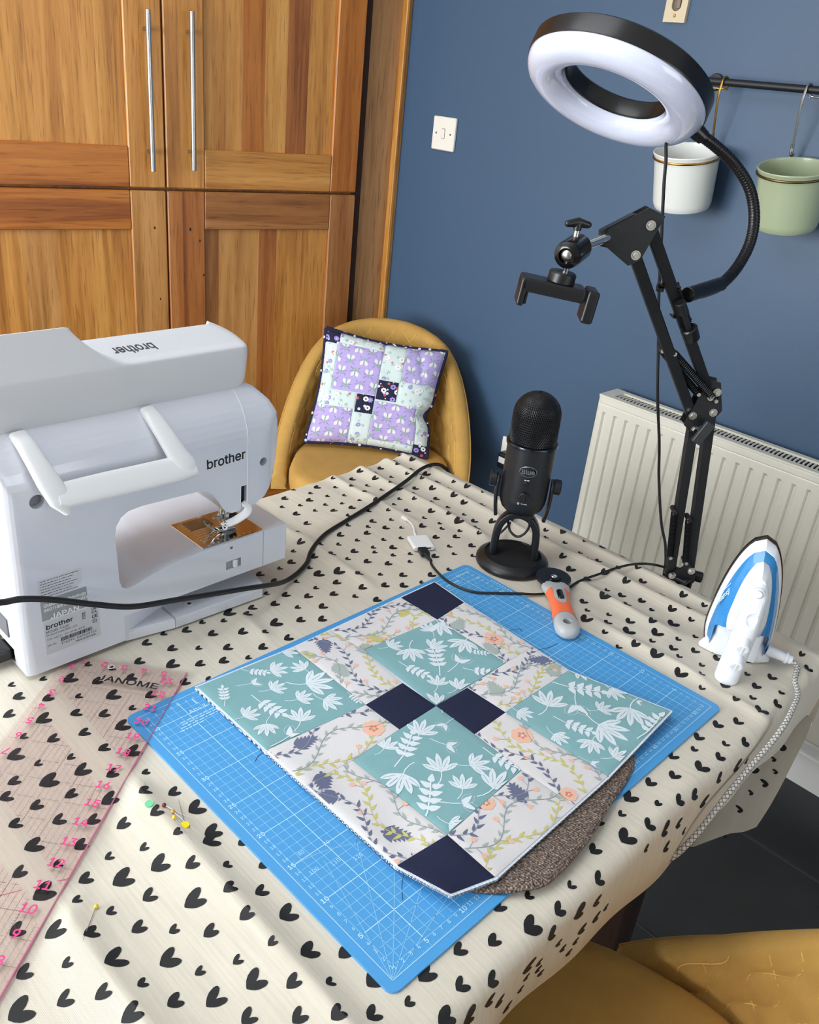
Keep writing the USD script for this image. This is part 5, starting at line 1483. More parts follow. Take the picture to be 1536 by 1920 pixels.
hb = ribbon([(-1.9, 54.55, 24.4), (-0.5, 54.55, 24.4), (4, 54.55, 24.3), (8, 54.55, 24.2), (13, 54.55, 24.1), (15.4, 54.55, 24.0)], [1.1, 1.5, 1.6, 1.6, 1.6, 1.3], 0.55, [bk] * 6)
obj("carry_handle", cat(hl, hr, hb), M_white2, sm_, smooth=45)
# needle plate, presser foot and lever
pz = 9.91
M_plate = plain("mirror_needle_plate", (196, 188, 182), 0.07, metal=1.0)
obj("needle_plate", block(18.3, 28.2, 57.25, 65.6, 9.6, pz, 0.04), M_plate, sm_)
pl_ = []
for k in range(6):
    pl_.append((19.2 + 0.1 * k, 59.0 + 0.62 * k, 22.6, 59.0 + 0.62 * k, 0.06))
for k in range(9):
    pl_.append((19.4 + k * 0.85, 57.5, 19.4 + k * 0.85, 57.8 + 0.25 * (k % 2), 0.06))
    pl_.append((19.2, 57.8 + k * 0.8, 19.5, 57.8 + k * 0.8, 0.06))
obj("plate_marks", strips(pl_, pz + 0.006), M_white2, sm_, kind="stuff", smooth=False)
obj("bobbin_cover", block(19.6, 23.4, 62.4, 65.0, pz - 0.02, pz + 0.05, 0.02), plain("smoky_clear_cover", (96, 72, 56), 0.06, coat=1.0), sm_)
for k in range(3):
    obj("feed_dog", cat(*[block(23.0 + q * 0.22, 23.14 + q * 0.22, 58.9 + k * 0.55, 59.2 + k * 0.55, pz, pz + 0.1, 0) for q in range(9)]), M_steel, sm_)
obj("presser_bar", cyl((24.1, 60.6, 10.9), (24.1, 60.6, 15), 0.24, n=16), M_chrome, sm_)
obj("needle_bar", cyl((23.4, 60.9, 11.6), (23.4, 60.9, 15), 0.22, n=16), M_chrome, sm_)
obj("needle_clamp", cat(block(23.1, 23.7, 60.6, 61.2, 11.3, 12.2, 0.08), cyl((22.3, 60.9, 11.8), (23.1, 60.9, 11.8), 0.2, n=12)), M_steel, sm_)
obj("needle", cyl((23.4, 60.9, 11.4), (23.4, 60.9, 9.9), 0.07, 0.015, n=8), M_chrome, sm_)
obj("foot_holder", cat(block(23.75, 24.55, 60.2, 61.0, 10.5, 12.3, 0.12), block(24.3, 24.9, 60.35, 60.9, 10.2, 11.2, 0.05)), M_chrome, sm_)
obj("thumb_screw", cyl((24.5, 60.6, 11.6), (25.9, 60.6, 11.5), 0.36, n=14, ch=0.08), M_black, sm_)
pf = []
for yy in (59.9, 61.1):
    pf.append(tube([(25.2, yy, 10.08), (24.2, yy, 10.05), (22.9, yy, 10.08), (22.0, yy, 10.35), (21.3, yy, 11.0), (20.95, yy, 11.7)], [0.12, 0.16, 0.17, 0.15, 0.12, 0.1], n=8))
pf.append(block(24.1, 25.3, 59.8, 61.2, 9.98, 10.25, 0.06))
pf.append(block(22.7, 23.0, 59.9, 61.1, 10.05, 10.25, 0.04))
pf.append(cyl((23.9, 59.7, 10.35), (23.9, 61.3, 10.35), 0.14, n=10))
obj("presser_foot", cat(*pf), M_chrome, sm_)
obj("foot_lever", cat(ribbon([(24.6, 57.3, 15.2), (24.9, 56.4, 14.7), (24.3, 56.0, 14.2), (22.9, 56.2, 13.5), (21.6, 56.5, 13.1)], [0.5, 0.55, 0.6, 0.6, 0.55], 0.22, [(0, -0.5, 1)] * 5), place(lathe([(0.34, -0.1), (0.5, -0.1), (0.5, 0.1), (0.34, 0.1), (0.34, -0.1)], 20), (21.3, 56.5, 12.8), N((0.5, 0, 0.87)), (0, 1, 0), N((-0.87, 0, 0.5)))), M_white2, sm_, smooth=40)
obj("slide_switch", cat(block(21.75, 24.15, MY + 0.3, MY + 0.5, 5.55, 6.8, 0)), plain("switch_well", (150, 154, 160), 0.5), sm_)
obj("slide_knob", block(22.9, 23.5, MY - 0.25, MY + 0.4, 5.6, 6.75, 0.08), M_white2, sm_)
# print and stickers on the back
FX, FZ = (1, 0, 0), (0, 0, 1)
obj("maker_logo", text("brother", 1.28, (21.75, MY - 0.003, 22.45), N((1, 0, 0.03)), N((-0.03, 0, 1)), True, 0.008, True), M_ink, sm_, kind="stuff", smooth=False)
lt = np.array([0, 3.3, 2.6])
lt = N(lt)
lid_t = trimesh.Trimesh(*grid(lid, 150, 60), process=False)


def on_lid(x, V):
    """Point, side and up direction of the lid's outer face at x, V."""
    u = (x - LX0) / (LX1 - LX0)
    p = lid(np.array(u), np.array(V))
    up = N(lid(np.array(u), np.array(V + 0.02)) - lid(np.array(u), np.array(V - 0.02)))
    return p, up


p_, u_ = on_lid(12.6, 0.78)
n_ = np.cross((1, 0, 0), u_)
obj("maker_logo", text("brother", 1.15, p_ + n_ * 0.02 + np.array([0.0, 0, 0]), (-1, 0, 0), -u_, True, 0.01, True), plain("grey_logo_print", (74, 76, 80), 0.5), sm_, kind="stuff", smooth=False)
M_st1 = plain("pale_sticker", (204, 207, 214), 0.35)
M_st2 = plain("grey_sticker", (146, 152, 156), 0.35)
M_st3 = plain("silver_sticker", (196, 200, 204), 0.3)
yl = MY - 0.004
obj("sticker", extrude([(-4.2, 9.9), (1.1, 11.1), (1.1, 13.2), (-4.2, 13.2)], 0.008, (0, yl, 0), FX, FZ), M_st1, sm_, label="pale sticker with fine print")
obj("sticker", extrude([(-4.1, 7.5), (1.6, 7.5), (1.6, 10.4), (-4.1, 10.4)], 0.012, (0, yl, 0), FX, FZ), M_st2, sm_, label="grey sticker naming Japan")
obj("sticker", extrude([(-4.0, 2.6), (2.95, 2.6), (2.95, 7.3), (-4.0, 7.3)], 0.010, (0, yl, 0), FX, FZ), M_st3, sm_, label="silver rating plate sticker")
y2 = yl - 0.013
wt = [text("Quality Technology by", 0.42, (-3.8, y2, 9.35), FX, FZ, True, 0.006), text("BROTHER INDUSTRIES, LTD.", 0.36, (-3.8, y2, 8.72), FX, FZ, True, 0.006), text("JAPAN", 0.66, (-1.3, y2, 7.8), FX, FZ, True, 0.006, True, 1.2)]
obj("sticker_print", cat(*wt), plain("white_sticker_ink", (232, 234, 234), 0.5), sm_, kind="stuff", smooth=False)
kt = [text("brother", 0.62, (-3.8, y2, 6.2), FX, FZ, True, 0.006, False, 1.15), text("MODEL F420", 0.33, (-3.8, y2, 5.62), FX, FZ, False, 0.006), text("Product Code 888-J72", 0.25, (-3.8, y2, 5.2), FX, FZ, False, 0.006), text("100-240 V~  50-60 Hz  55 W", 0.24, (-3.8, y2, 4.6), FX, FZ, False, 0.006),
      text("SER. NO.", 0.2, (-3.8, y2, 3.75), FX, FZ, False, 0.006), text("E76393-D4P520952", 0.32, (-2.1, y2, 3.4), FX, FZ, False, 0.006), text("MADE IN VIETNAM", 0.2, (-0.3, y2, 3.0), FX, FZ, True, 0.006),
      text("UK", 0.36, (1.95, y2, 6.7), FX, FZ, True, 0.006), text("CA", 0.36, (1.95, y2, 6.22), FX, FZ, True, 0.006), text("CE", 0.44, (1.95, y2, 5.55), FX, FZ, True, 0.006)]
q = np.random.default_rng(2)
x = -2.1
bars = []
while x < 1.9:
    w_ = q.choice([0.03, 0.05, 0.08])
    bars.append(extrude(sbox(x, 3.85, x + w_, 4.4), 0.006, (0, y2, 0), FX, FZ))
    x += w_ + q.choice([0.03, 0.05])
for r in range(7):
    x = -3.9
    while x < 0.6 - 0.5 * (r % 3):
        w_ = q.uniform(0.12, 0.45)
        bars.append(extrude(sbox(x, 12.87 - 0.36 * r, x + w_, 12.94 - 0.36 * r), 0.004, (0, yl - 0.009, 0), FX, FZ))
        x += w_ + 0.07
ic = LineString([(0.75, 6.9), (1.15, 6.2)]).buffer(0.025).union(LineString([(1.15, 6.9), (0.75, 6.2)]).buffer(0.025)).union(sbox(0.72, 5.9, 1.2, 5.99)).union(LineString([(0.78, 6.75), (0.85, 6.15), (1.08, 6.15), (1.14, 6.75), (0.78, 6.75)]).buffer(0.025))
ic = ic.union(LineString([(2.05, 4.85), (2.5, 4.85), (2.5, 5.3), (2.05, 5.3), (2.05, 4.85)]).buffer(0.025)).union(LineString([(2.17, 4.97), (2.38, 4.97), (2.38, 5.18), (2.17, 5.18), (2.17, 4.97)]).buffer(0.02))
bars.append(extrude(ic, 0.006, (0, y2, 0), FX, FZ))
obj("sticker_print", cat(*(kt + bars)), M_ink, sm_, kind="stuff", smooth=False)
# left end: socket panel, plug
obj("socket_panel", block(-6.75, -6.5, 61.0, 69.0, 4.0, 6.6, 0.05), plain("dark_grey_panel", (86, 90, 98), 0.4), sm_)
pc = thing("machine_power_lead", (-12, 63, -0.3), "black mains plug and lead in the sewing machine's end", "power lead")
obj("plug_body", rblock(-10.6, -6.2, 61.0, 64.0, 0.55, 2.3, 0.5), M_black, pc)
obj("lead", tube([(-10.2, 62.6, 1.4), (-12.5, 63.4, 1.2), (-15.5, 65.5, 0.2), (-20, 70, 0.1), (-27, 76, 0.1), (-33, 80.5, 0.0), (-36, 83.6, -1.5), (-37, 84.2, -12)], 0.3, n=10), M_rubber, pc)
# long black cable passing behind the machine
bc = thing("long_black_cable", (40, 60, 0), "thick black cable crossing the cloth from sewing machine to far corner", "cable")
pts = [(-14.5, 51.5, 17.0), (-10.2, 52, 15.2), (-7.9, 52, 14.75), (-4.5, 52, 13.35), (0.4, 52, 10.8), (5.0, 52, 8.7), (10.9, 52, 7.4), (16.4, 52, 6.2), (21.5, 52.2, 5.0), (26.2, 53.4, 3.2), (30.6, 55.3, 1.2), (34.4, 57.0, 0.35), (38.0, 58.9, 0.2), (41.2, 61.6, 0.2), (46.2, 64.3, 0.25), (52.5, 66.0, 0.25), (60.6, 68.0, 0.35), (71.7, 71.2, 0.5), (78.2, 73.3, 0.75), (82.2, 73.6, 0.7), (84.6, 72.9, -0.2), (85.6, 72.3, -3), (85.9, 72, -20), (86.0, 72, -50)]
obj("cable", tube(pts, 0.36, n=12), M_rubber, bc)

# ================================================================== microphone
VH = np.array([0.73994, 0.67268, 0.0])                     # level direction from the camera into the room
VR = np.array([0.67268, -0.73994, 0.0])                    # level direction to the camera's right
M_mesh = None
mc = thing("desk_microphone", (66, 40.2, -0.3), "black desk microphone with mesh dome on its round stand", "microphone")
MB = np.array([65.9, 40.1, -0.3])
MF = N(np.array([-0.80, -0.60, 0]))                         # the way the badge faces
MS = np.cross(Z3, MF)                                       # to the microphone's own left
mcf = lambda m, z=0.0: place(m, MB + [0, 0, z], -MS, MF * 0 + np.cross(Z3, -MS), Z3)
M_micb = plain("microphone_black_paint", (19, 20, 23), 0.4, bump=(2500, 0.15))
obj("stand_base", mcf(lathe([(0, 0), (5.7, 0), (5.95, 0.25), (5.95, 0.75), (5.8, 1.05), (5.3, 1.45), (4.75, 1.75), (4.6, 1.7), (4.55, 1.5), (0, 1.5)], 72)), M_black, mc)
obj("base_pad", mcf(lathe([(0, 1.5), (4.5, 1.5), (4.5, 1.56), (0, 1.56)], 60)), plain("black_foam_pad", (14, 14, 15), 0.95, bump=(1600, 0.8)), mc)
# the arch that carries the microphone: a bent strip
arch = [(-3.35, 1.45), (-3.3, 3.0), (-3.2, 5.2), (-2.85, 7.0), (-1.9, 8.4), (-0.6, 9.05), (0.6, 9.05), (1.9, 8.4), (2.85, 7.0), (3.2, 5.2), (3.3, 3.0), (3.35, 1.45)]
ap_ = [np.array([x, 0.0, z]) for x, z in arch]
cen = np.array([0, 0, 4.2])
ar = ribbon(ap_, [1.3, 1.25, 1.15, 1.1, 1.1, 1.1, 1.1, 1.1, 1.1, 1.15, 1.25, 1.3], 0.62, [N((p - cen) * [1, 0, 0.8]) if p[2] > 4 else np.array([np.sign(p[0]), 0, 0.05]) for p in ap_], 20, 4.0)
obj("stand_arch", mcf(ar), M_black, mc, smooth=40)
obj("swivel", mcf(cat(cyl((0, 0, 9.0), (0, 0, 9.9), 1.1, n=28, ch=0.15))), M_black, mc)
BZ = 9.6
bd_ = [(0, 0.0), (1.6, 0.05), (2.6, 0.35), (3.3, 1.1), (3.62, 2.0), (3.72, 3.0), (3.78, 11.5)]
obj("body", mcf(lathe(bd_ + [(3.7, 11.6), (0, 11.6)], 72), BZ), M_micb, mc)
obj("rim_ring", mcf(lathe([(3.7, 11.5), (3.95, 11.55), (4.02, 11.8), (3.95, 12.1), (3.7, 12.25), (3.5, 12.25), (3.5, 11.5)], 72), BZ), plain("dark_chrome_rim", (70, 74, 80), 0.22, metal=1.0), mc)
dome = [(3.62, 12.2), (3.62, 16.4)] + [(3.62 * math.cos(t), 16.4 + 3.55 * math.sin(t)) for t in np.linspace(0.1, np.pi / 2, 14)]
dome[-1] = (0, 16.4 + 3.55)
obj("grille_core", mcf(lathe([(0, 12.2)] + [(r * 0.965, 12.2 + (z - 12.2) * 0.985) for r, z in dome], 48), BZ), plain("grille_darkness", (8, 8, 9), 0.9), mc)
# woven mesh: two families of helical wires over the dome
L_dome = np.r_[0, np.cumsum(np.hypot(*np.diff(np.array(dome), axis=0).T))]
dr, dz = np.array(dome)[:, 0], np.array(dome)[:, 1]


def dome_pt(s, a):
    r, z = np.interp(s, L_dome, dr), np.interp(s, L_dome, dz)
    return np.stack([r * np.cos(a), r * np.sin(a), z], -1)


wires = []
for k in range(64):
    s = np.linspace(0, L_dome[-1] - 0.25, 34)
    r = np.maximum(np.interp(s, L_dome, dr), 0.5)
    tw = np.r_[0, np.cumsum(np.diff(s) / r[1:])] * 0.55
    for sg_ in (1, -1):
        wires.append(tube(dome_pt(s, k * 2 * np.pi / 64 + sg_ * tw), 0.058, n=4, smooth=False))
obj("mesh_grille", mcf(cat(*wires), BZ), plain("black_wire_mesh", (30, 31, 34), 0.35, metal=0.3), mc, kind="stuff", smooth=60)
obj("mesh_band", mcf(cat(*[tube(dome_pt(np.full(49, L_dome[-1] * f), np.linspace(0, 2 * np.pi, 49)), 0.05, n=4, smooth=False) for f in np.linspace(0.03, 0.95, 26)]), BZ), "/World/Looks/black_wire_mesh", mc, kind="stuff", smooth=60)
fr_ = lambda m, z: place(m, MB + MF * 3.74 + [0, 0, BZ + z], np.cross(Z3, MF), Z3, MF)
th_ = np.linspace(0, 2 * np.pi, 61)
obj("badge", fr_(cat(tube(np.c_[1.28 * np.cos(th_), 0.82 * np.sin(th_), 0 * th_ + 0.0 - 0.20 * np.cos(th_) ** 2], 0.07, n=6, smooth=False), text("Blue", 0.72, (0, 0, -0.04), (1, 0.06, 0), (-0.06, 1, 0), True, 0.1, True)), 8.4), plain("silver_badge", (172, 174, 178), 0.3, metal=1.0), mc)
obj("badge_plate", fr_(place(lathe([(0, 0), (1.0, 0), (0, 0.02)], 40), (0, 0, -0.06), (1.22, 0, 0), (0, 0.78, 0), (0, 0, 1)), 8.4), M_blackg, mc)
obj("button_mark", fr_(text("MUTE", 0.2, (0, 0, 0), (1, 0, 0), (0, 1, 0), True, 0.02, True), 7.0), M_white2, mc, kind="stuff", smooth=False)
obj("mute_button", fr_(cat(place(lathe([(0, 0), (0.42, 0), (0.42, 0.12), (0.36, 0.2), (0, 0.22)], 28), (0, 0, -0.03), (1, 0, 0), (0, 1, 0), (0, 0, 1))), 6.35), M_blackg, mc)
obj("volume_knob", fr_(cat(place(lathe([(0, 0), (0.85, 0), (0.85, 0.5), (0.75, 0.62), (0, 0.62)], 36), (0, 0, -0.08), (1, 0, 0), (0, 1, 0), (0, 0, 1)), block(-0.14, 0.14, -0.8, 0.8, 0.5, 0.92, 0.08)), 4.15), M_black, mc)
obj("knob_mark", fr_(cat(text("Volume", 0.19, (0.15, 0, 0), (1, 0, 0), (0, 1, 0), True, 0.02, True), place(lathe([(0.1, 0), (0.17, 0), (0.17, 0.02), (0.1, 0.02)], 16), (-0.72, 0, 0), (1, 0, 0), (0, 1, 0), (0, 0, 1))), 3.0), M_white2, mc, kind="stuff", smooth=False)
for sg_ in (-1, 1):
    hub = MB + MS * sg_ * 3.85 + [0, 0, BZ + 5.0]
    obj("side_knob", cyl(hub + MS * sg_ * 0.55, hub + MS * sg_ * 1.75, 1.25, n=32, ch=0.15), M_black, mc)
    obj("yoke_arm", ribbon([hub + MS * sg_ * 0.35 + Z3 * 0.9, hub + MS * sg_ * 0.4, hub + MS * sg_ * 0.45 - Z3 * 2.0, hub + MS * sg_ * 0.3 - Z3 * 4.0, hub + MS * sg_ * 0.0 - Z3 * 6.0], [0.8, 1.2, 1.3, 1.35, 1.0], 0.3, [MS * sg_] * 5, 18, 3.5), M_black, mc, smooth=40)
ub = MB - MS * (-1.7) + MF * 0.9 + [0, 0, 9.9]
obj("short_cable", tube([ub, ub - Z3 * 1.2, ub - Z3 * 2.6 + MF * 0.1, ub - Z3 * 3.9 - MS * 0.6, ub - Z3 * 4.5 - MS * 1.6, ub - Z3 * 3.9 - MS * 2.8 - MF * 0.5, ub - Z3 * 2.6 - MS * 3.5 - MF * 2.0, ub - Z3 * 4.5 - MS * 3.9 - MF * 5.0, ub - Z3 * 8 - MS * 4.2 - MF * 7.0, np.array([77, 49, 0.4]), np.array([83.8, 52, 0.4]), np.array([85.9, 53, -3]), np.array([86.2, 53, -20])], 0.2, n=10), M_rubber, mc)
obj("cable_boot", cyl(ub + Z3 * 0.3, ub - Z3 * 1.6, 0.42, 0.3, n=14), M_rubber, mc)

# ================================================================== iron
ir = thing("steam_iron", (71, 4, -0.3), "white and blue steam iron standing on its heel by the corner", "iron")
IN = N((0.885, 0.465, 0))                                     # out through the soleplate
IS = N(np.cross(Z3, IN))                                    # sideways: towards the mat is +
IO = np.array([73.5, 4.6, -0.3])
TILT = N(Z3 * 1.0 + IN * 0.03)
iron = lambda m: place(m, IO, -IS, TILT, -IN)               # local x right, y up, z towards the handle
M_iw = plain("iron_white_plastic", (228, 232, 238), 0.26, coat=0.4)
M_ib = plain("iron_blue_plastic", (52, 136, 200), 0.18, coat=0.8)
M_sole = plain("iron_soleplate", (96, 86, 80), 0.28, metal=1.0)


def sole(scale=1.0, base=0.0):
    """Soleplate outline: flat heel, curved sides, pointed tip."""
    t = np.linspace(0, 1, 26)
    w = 4.75 * np.sqrt(np.clip(1 - t**1.9, 0, 1)) ** 0.95 * (1 - 0.16 * np.clip((0.25 - t) / 0.25, 0, 1) ** 2)
    y = base + (17.9 - base) * t
    r = np.c_[w, y]
    l = np.c_[-w, y][::-1][1:]
    return Polygon(np.vstack([r, l])).buffer(0)


sp_ = sole()
obj("soleplate", iron(extrude(affinity.scale(sp_, 1.02, 1.02, origin=(0, 3)), 0.5, (0, 0.2, -0.55))), M_sole, ir)


def hull_layers(layers):
    """Convex layers of (polygon, z) hulled in pairs."""
    out = None
    for (p, za), (q_, zb) in zip(layers[:-1], layers[1:]):
        pts = [(*c, za) for c in p.exterior.coords] + [(*c, zb) for c in q_.exterior.coords]
        h = m3.Manifold.hull_points(np.array(pts))
        out = h if out is None else out + h
    return out


def shrink(p, sx, sy, oy):
    return affinity.translate(affinity.scale(p, sx, sy, origin=(0, 3)), 0, oy)


white_skirt = hull_layers([(shrink(sp_, 0.99, 0.995, 0.2), 0.0), (shrink(sp_, 0.98, 0.985, 0.2), 0.8), (shrink(sp_, 0.90, 0.93, 0.2), 1.5)])
obj("skirt", iron(white_skirt), M_iw, ir)
bl = hull_layers([(shrink(sp_, 0.93, 0.945, 0.15), 1.1), (shrink(sp_, 0.90, 0.915, 0.0), 1.9), (shrink(sp_, 0.80, 0.86, -0.3), 2.9), (shrink(sp_, 0.66, 0.80, -0.6), 3.6)])
bl = bl - mplace(mextrude(unary_union([Point(-2.7, 1.2).buffer(2.1), Point(2.7, 1.2).buffer(2.1), sbox(-5, -2, 5, 2.6)]), 8), (0, 0, -0.5), (1, 0, 0), (0, 1, 0)) if False else bl
cutl = unary_union([sbox(-2.9, -3, 2.9, 4.4).buffer(0.8), sbox(-6, -3, 6, 1.1)])
bl2 = bl - mextrude(Polygon(cutl.exterior), 9)
obj("blue_tank", iron(bl2), M_ib, ir, smooth=30)
heel = hull_layers([(sbox(-3.4, 0.2, 3.4, 6.0).buffer(0.2), 0.6), (sbox(-3.1, 0.3, 3.1, 5.2).buffer(0.2), 2.2), (sbox(-2.6, 0.5, 2.6, 4.6).buffer(0.2), 3.0)])
obj("heel_block", iron(heel), M_iw, ir)
for sg_ in (-1, 1):
    obj("heel_foot", iron(balls_hull([((sg_ * 3.2, 1.5, 1.2), 0.9), ((sg_ * 4.4, 0.55, 1.5), 0.55), ((sg_ * 3.0, 0.6, 2.2), 0.6), ((sg_ * 2.4, 3.2, 1.8), 0.9)], 18)), M_iw, ir, smooth=40)
top_ = hull_layers([(shrink(sp_, 0.60, 0.62, 3.6), 2.6), (shrink(sp_, 0.52, 0.58, 3.9), 4.2), (shrink(sp_, 0.36, 0.46, 4.6), 5.2)])
obj("upper_shell", iron(top_), M_iw, ir, smooth=30)


def bar(k):
    """Handle: a thick bar from the nose down to the foot that also stands on the cloth."""
    return balls_hull(k, 28)


hn = [(np.array((0.0, 13.4, 4.0)), 1.15), (np.array((0.0, 11.9, 5.5)), 1.5)]
h2 = [(np.array((0.0, 11.9, 5.5)), 1.5), (np.array((-0.3, 8.0, 6.9)), 1.62)]
h3 = [(np.array((-0.3, 8.0, 6.9)), 1.62), (np.array((-0.75, 4.0, 7.7)), 1.62)]
h4 = [(np.array((-0.75, 4.0, 7.7)), 1.62), (np.array((-1.1, 0.5, 8.2)), 1.62)]
hm_ = (bar(hn) + bar(h2) + bar(h3) + bar(h4)).trim_by_plane((0, 1, 0), 0.05)
hm_ = hm_ - m3.Manifold.sphere(1.25, 36).translate((-0.12, 9.9, 8.75))
obj("handle", iron(hm_.refine_to_length(0.5)), M_iw, ir, smooth=40)
hd = lambda m, y, z, t=0.30: place(m, IO + IS * (0.1 + 0.85 * (1 - min(y, 11) / 11)) + TILT * y - IN * z, -IS, N(TILT + IN * t), N(-IN + TILT * t))
for y, z in ((6.4, 8.5), (3.9, 9.0)):
    obj("steam_button", hd(cat(cyl((0, 0, -0.6), (0, 0, 1.3), 0.98, 0.88, n=24, ch=0.12), block(-0.12, 0.12, -0.7, 0.7, 1.28, 1.4, 0.04)), y, z, -0.45), M_iw, ir)
obj("steam_dial", hd(cat(cyl((0, 0, -0.3), (0, 0, 0.35), 1.05, 0.95, n=28, ch=0.1), cyl((0, 0, 0.3), (0, 0, 0.85), 0.6, 0.5, n=24, ch=0.1)), 12.6, 6.15, 0.55), M_iw, ir)
obj("brand_script", place(cat(text("steamglide", 0.62, (0, 0, 0), (1, 0, 0), (0, 1, 0), True, 0.03, True), block(-1.6, 1.9, -0.62, -0.54, 0, 0.03, 0)), IO + IS * 3.55 + TILT * 9.4 - IN * 2.45, N(-IS * 0.52 + TILT * 0.84 - IN * 0.02), N(-IS * -0.70 * -1 - TILT * 0.42 - IN * 0.6), N(np.cross(N(-IS * 0.52 + TILT * 0.84 - IN * 0.02), N(-IS * -0.70 * -1 - TILT * 0.42 - IN * 0.6)))) if False else place(cat(text("steamglide", 0.55, (0, 0, 0), (1, 0, 0), (0, 1, 0), True, 0.03, True), block(-1.6, 1.7, 0.62, 0.69, 0, 0.03, 0)), IO + IS * 3.42 + TILT * 9.6 - IN * 2.42, N(-IS * 0.45 + TILT * 0.9), N(IS * 0.62 + TILT * 0.30 + IN * 0.72), N(np.cross(N(-IS * 0.45 + TILT * 0.9), N(IS * 0.62 + TILT * 0.30 + IN * 0.72)))), plain("pale_blue_script", (190, 216, 238), 0.4), ir, kind="stuff", smooth=False)
cb0 = IO - IS * 4.0 + TILT * 2.3 - IN * 2.0
obj("cord_guard", cat(cyl(cb0, cb0 - IS * 3.6 + Z3 * -0.5 - IN * 0.3, 0.78, 0.62, n=22, ch=0.08), cyl(cb0 - IS * 2.6 - Z3 * 0.36 - IN * 0.22, cb0 - IS * 2.9 - Z3 * 0.4 - IN * 0.24, 0.82, n=22)), M_iw, ir)


ce = cb0 - IS * 3.4 - Z3 * 0.5 - IN * 0.3
cord = [ce, ce - IS * 1.0 - Z3 * 0.6 - IN * 0.6, np.array([72.3, -5.0, 0.55]), np.array([69.5, -6.6, 0.45]), np.array([66.0, -7.4, 0.2]), np.array([62.5, -7.9, -0.4]), np.array([59.0, -7.95, -1.4]), np.array([55.0, -7.8, -2.5]), np.array([50.0, -7.7, -3.9]), np.array([46.0, -7.6, -5.6]), np.array([43.0, -7.4, -7.0]), np.array([40.0, -6.4, -9.2]), np.array([38, -3, -12]), np.array([38, 4, -30])]
cs = spline(cord, 16)
tn = np.gradient(cs, axis=0)
tn /= np.linalg.norm(tn, axis=1, keepdims=True)
obj("cord_core", tube(cord, 0.34, n=12), plain("cord_white_braid", (214, 211, 204), 0.85), ir)
ln = np.r_[0, np.cumsum(np.linalg.norm(np.diff(cs, axis=0), axis=1))]
fine_s = np.linspace(0, ln[-1], 520)
cf = np.stack([np.interp(fine_s, ln, cs[:, k]) for k in range(3)], -1)
tf = N(np.gradient(cf, axis=0)[0]) * 0 + np.gradient(cf, axis=0)
tf /= np.linalg.norm(tf, axis=1, keepdims=True)
xa_ = np.cross(tf, Z3)
xa_ /= np.linalg.norm(xa_, axis=1, keepdims=True)
ya_ = np.cross(tf, xa_)
br = []
for k in range(6):
    a = fine_s * 3.2 * (1 if k % 2 else -1) + (k // 2) * 2 * np.pi / 3
    br.append(tube(cf + 0.33 * (np.cos(a)[:, None] * xa_ + np.sin(a)[:, None] * ya_), 0.06, n=4, smooth=False))
obj("cord_braid", cat(*br), plain("cord_grey_fleck", (120, 117, 114), 0.85), ir, kind="stuff", smooth=60)

# ================================================================== boom arm, phone holder, ring light
ba = thing("boom_arm_stand", (85, 20.5, 0), "black folding boom arm clamped to the table end with phone holder", "boom arm")
EA = N((-0.64, 0.77, 0))                                    # the level direction the arm leans along (image left)
PP = np.array([85.5, 20.5, 0])


def sq_bar(a, b, w, h, side):
    """A square section bar from a to b; side: direction of its width."""
    a, b = np.asarray(a, float), np.asarray(b, float)
    t = N(b - a)
    s_ = N(side - t * (side @ t))
    return place(block(-w / 2, w / 2, -h / 2, h / 2, 0, np.linalg.norm(b - a), 0.12), a, s_, np.cross(t, s_), t)


low_a0, low_a1 = np.array([84.6, 21.4, -0.6]), np.array([82.9, 23.3, 26.0])
low_b0, low_b1 = np.array([86.6, 19.3, 1.2]), np.array([84.3, 21.8, 29.0])
up_a0, up_a1 = np.array([82.3, 23.9, 28.2]), np.array([64.6, 28.8, 51.8])
up_b0, up_b1 = np.array([83.6, 22.4, 31.4]), np.array([65.2, 27.9, 55.6])
for a, b in ((low_a0, low_a1), (low_b0, low_b1), (up_a0, up_a1), (up_b0, up_b1)):
    obj("arm_bar", sq_bar(a, b, 1.5, 1.5, VH), M_blackm, ba)


def plate(pts, thick, off):
    """A flat bracket: a convex outline of points in the arm's plane, thickened along the view level."""
    P = np.array([np.asarray(p, float) + VH * off for p in pts])
    return m3.Manifold.hull_points(np.vstack([P - VH * thick / 2, P + VH * thick / 2]))


for off in (-1.15, 1.15):
    obj("elbow_bracket", plate([(81.7, 24.6, 26.6), (83.3, 22.9, 24.6), (85.2, 20.9, 29.4), (84.3, 21.8, 33.6), (83.0, 23.2, 33.9)], 0.25, off), M_blackm, ba)
for off in (-1.1, 1.1):
    obj("head_bracket", plate([(66.4, 26.8, 56.8), (64.8, 28.4, 57.6), (61.6, 31.6, 54.6), (61.3, 31.9, 52.8), (64.0, 29.2, 50.4), (65.0, 28.2, 51.2)], 0.25, off), M_blackm, ba)
obj("head_block", plate([(65.6, 27.6, 56.6), (63.6, 29.6, 56.6), (61.0, 32.2, 54.2), (61.2, 32.0, 52.4), (64.2, 29.0, 52.0)], 1.7, 0), M_blackm, ba, smooth=30)
for p, off in ((low_a1, -1), (low_b1, -1), (up_a0, -1), (up_b0, -1), (up_a1, -1), (up_b1, -1), (low_a0 + [0, 0, 1.2], -1), (low_b0 + [0, 0, 0.6], -1), (up_b0 + [0.4, -0.5, 0.8], -1)):
    q = np.asarray(p) + VH * off * 1.25
    obj("bolt", cat(cyl(q, q - VH * 0.18, 0.62, n=18), cyl(q - VH * 0.15, q - VH * 0.55, 0.44, n=6, ch=0.06)), M_chrome, ba)
lv = np.array([83.6, 22.6, 26.2]) - VH * 1.3
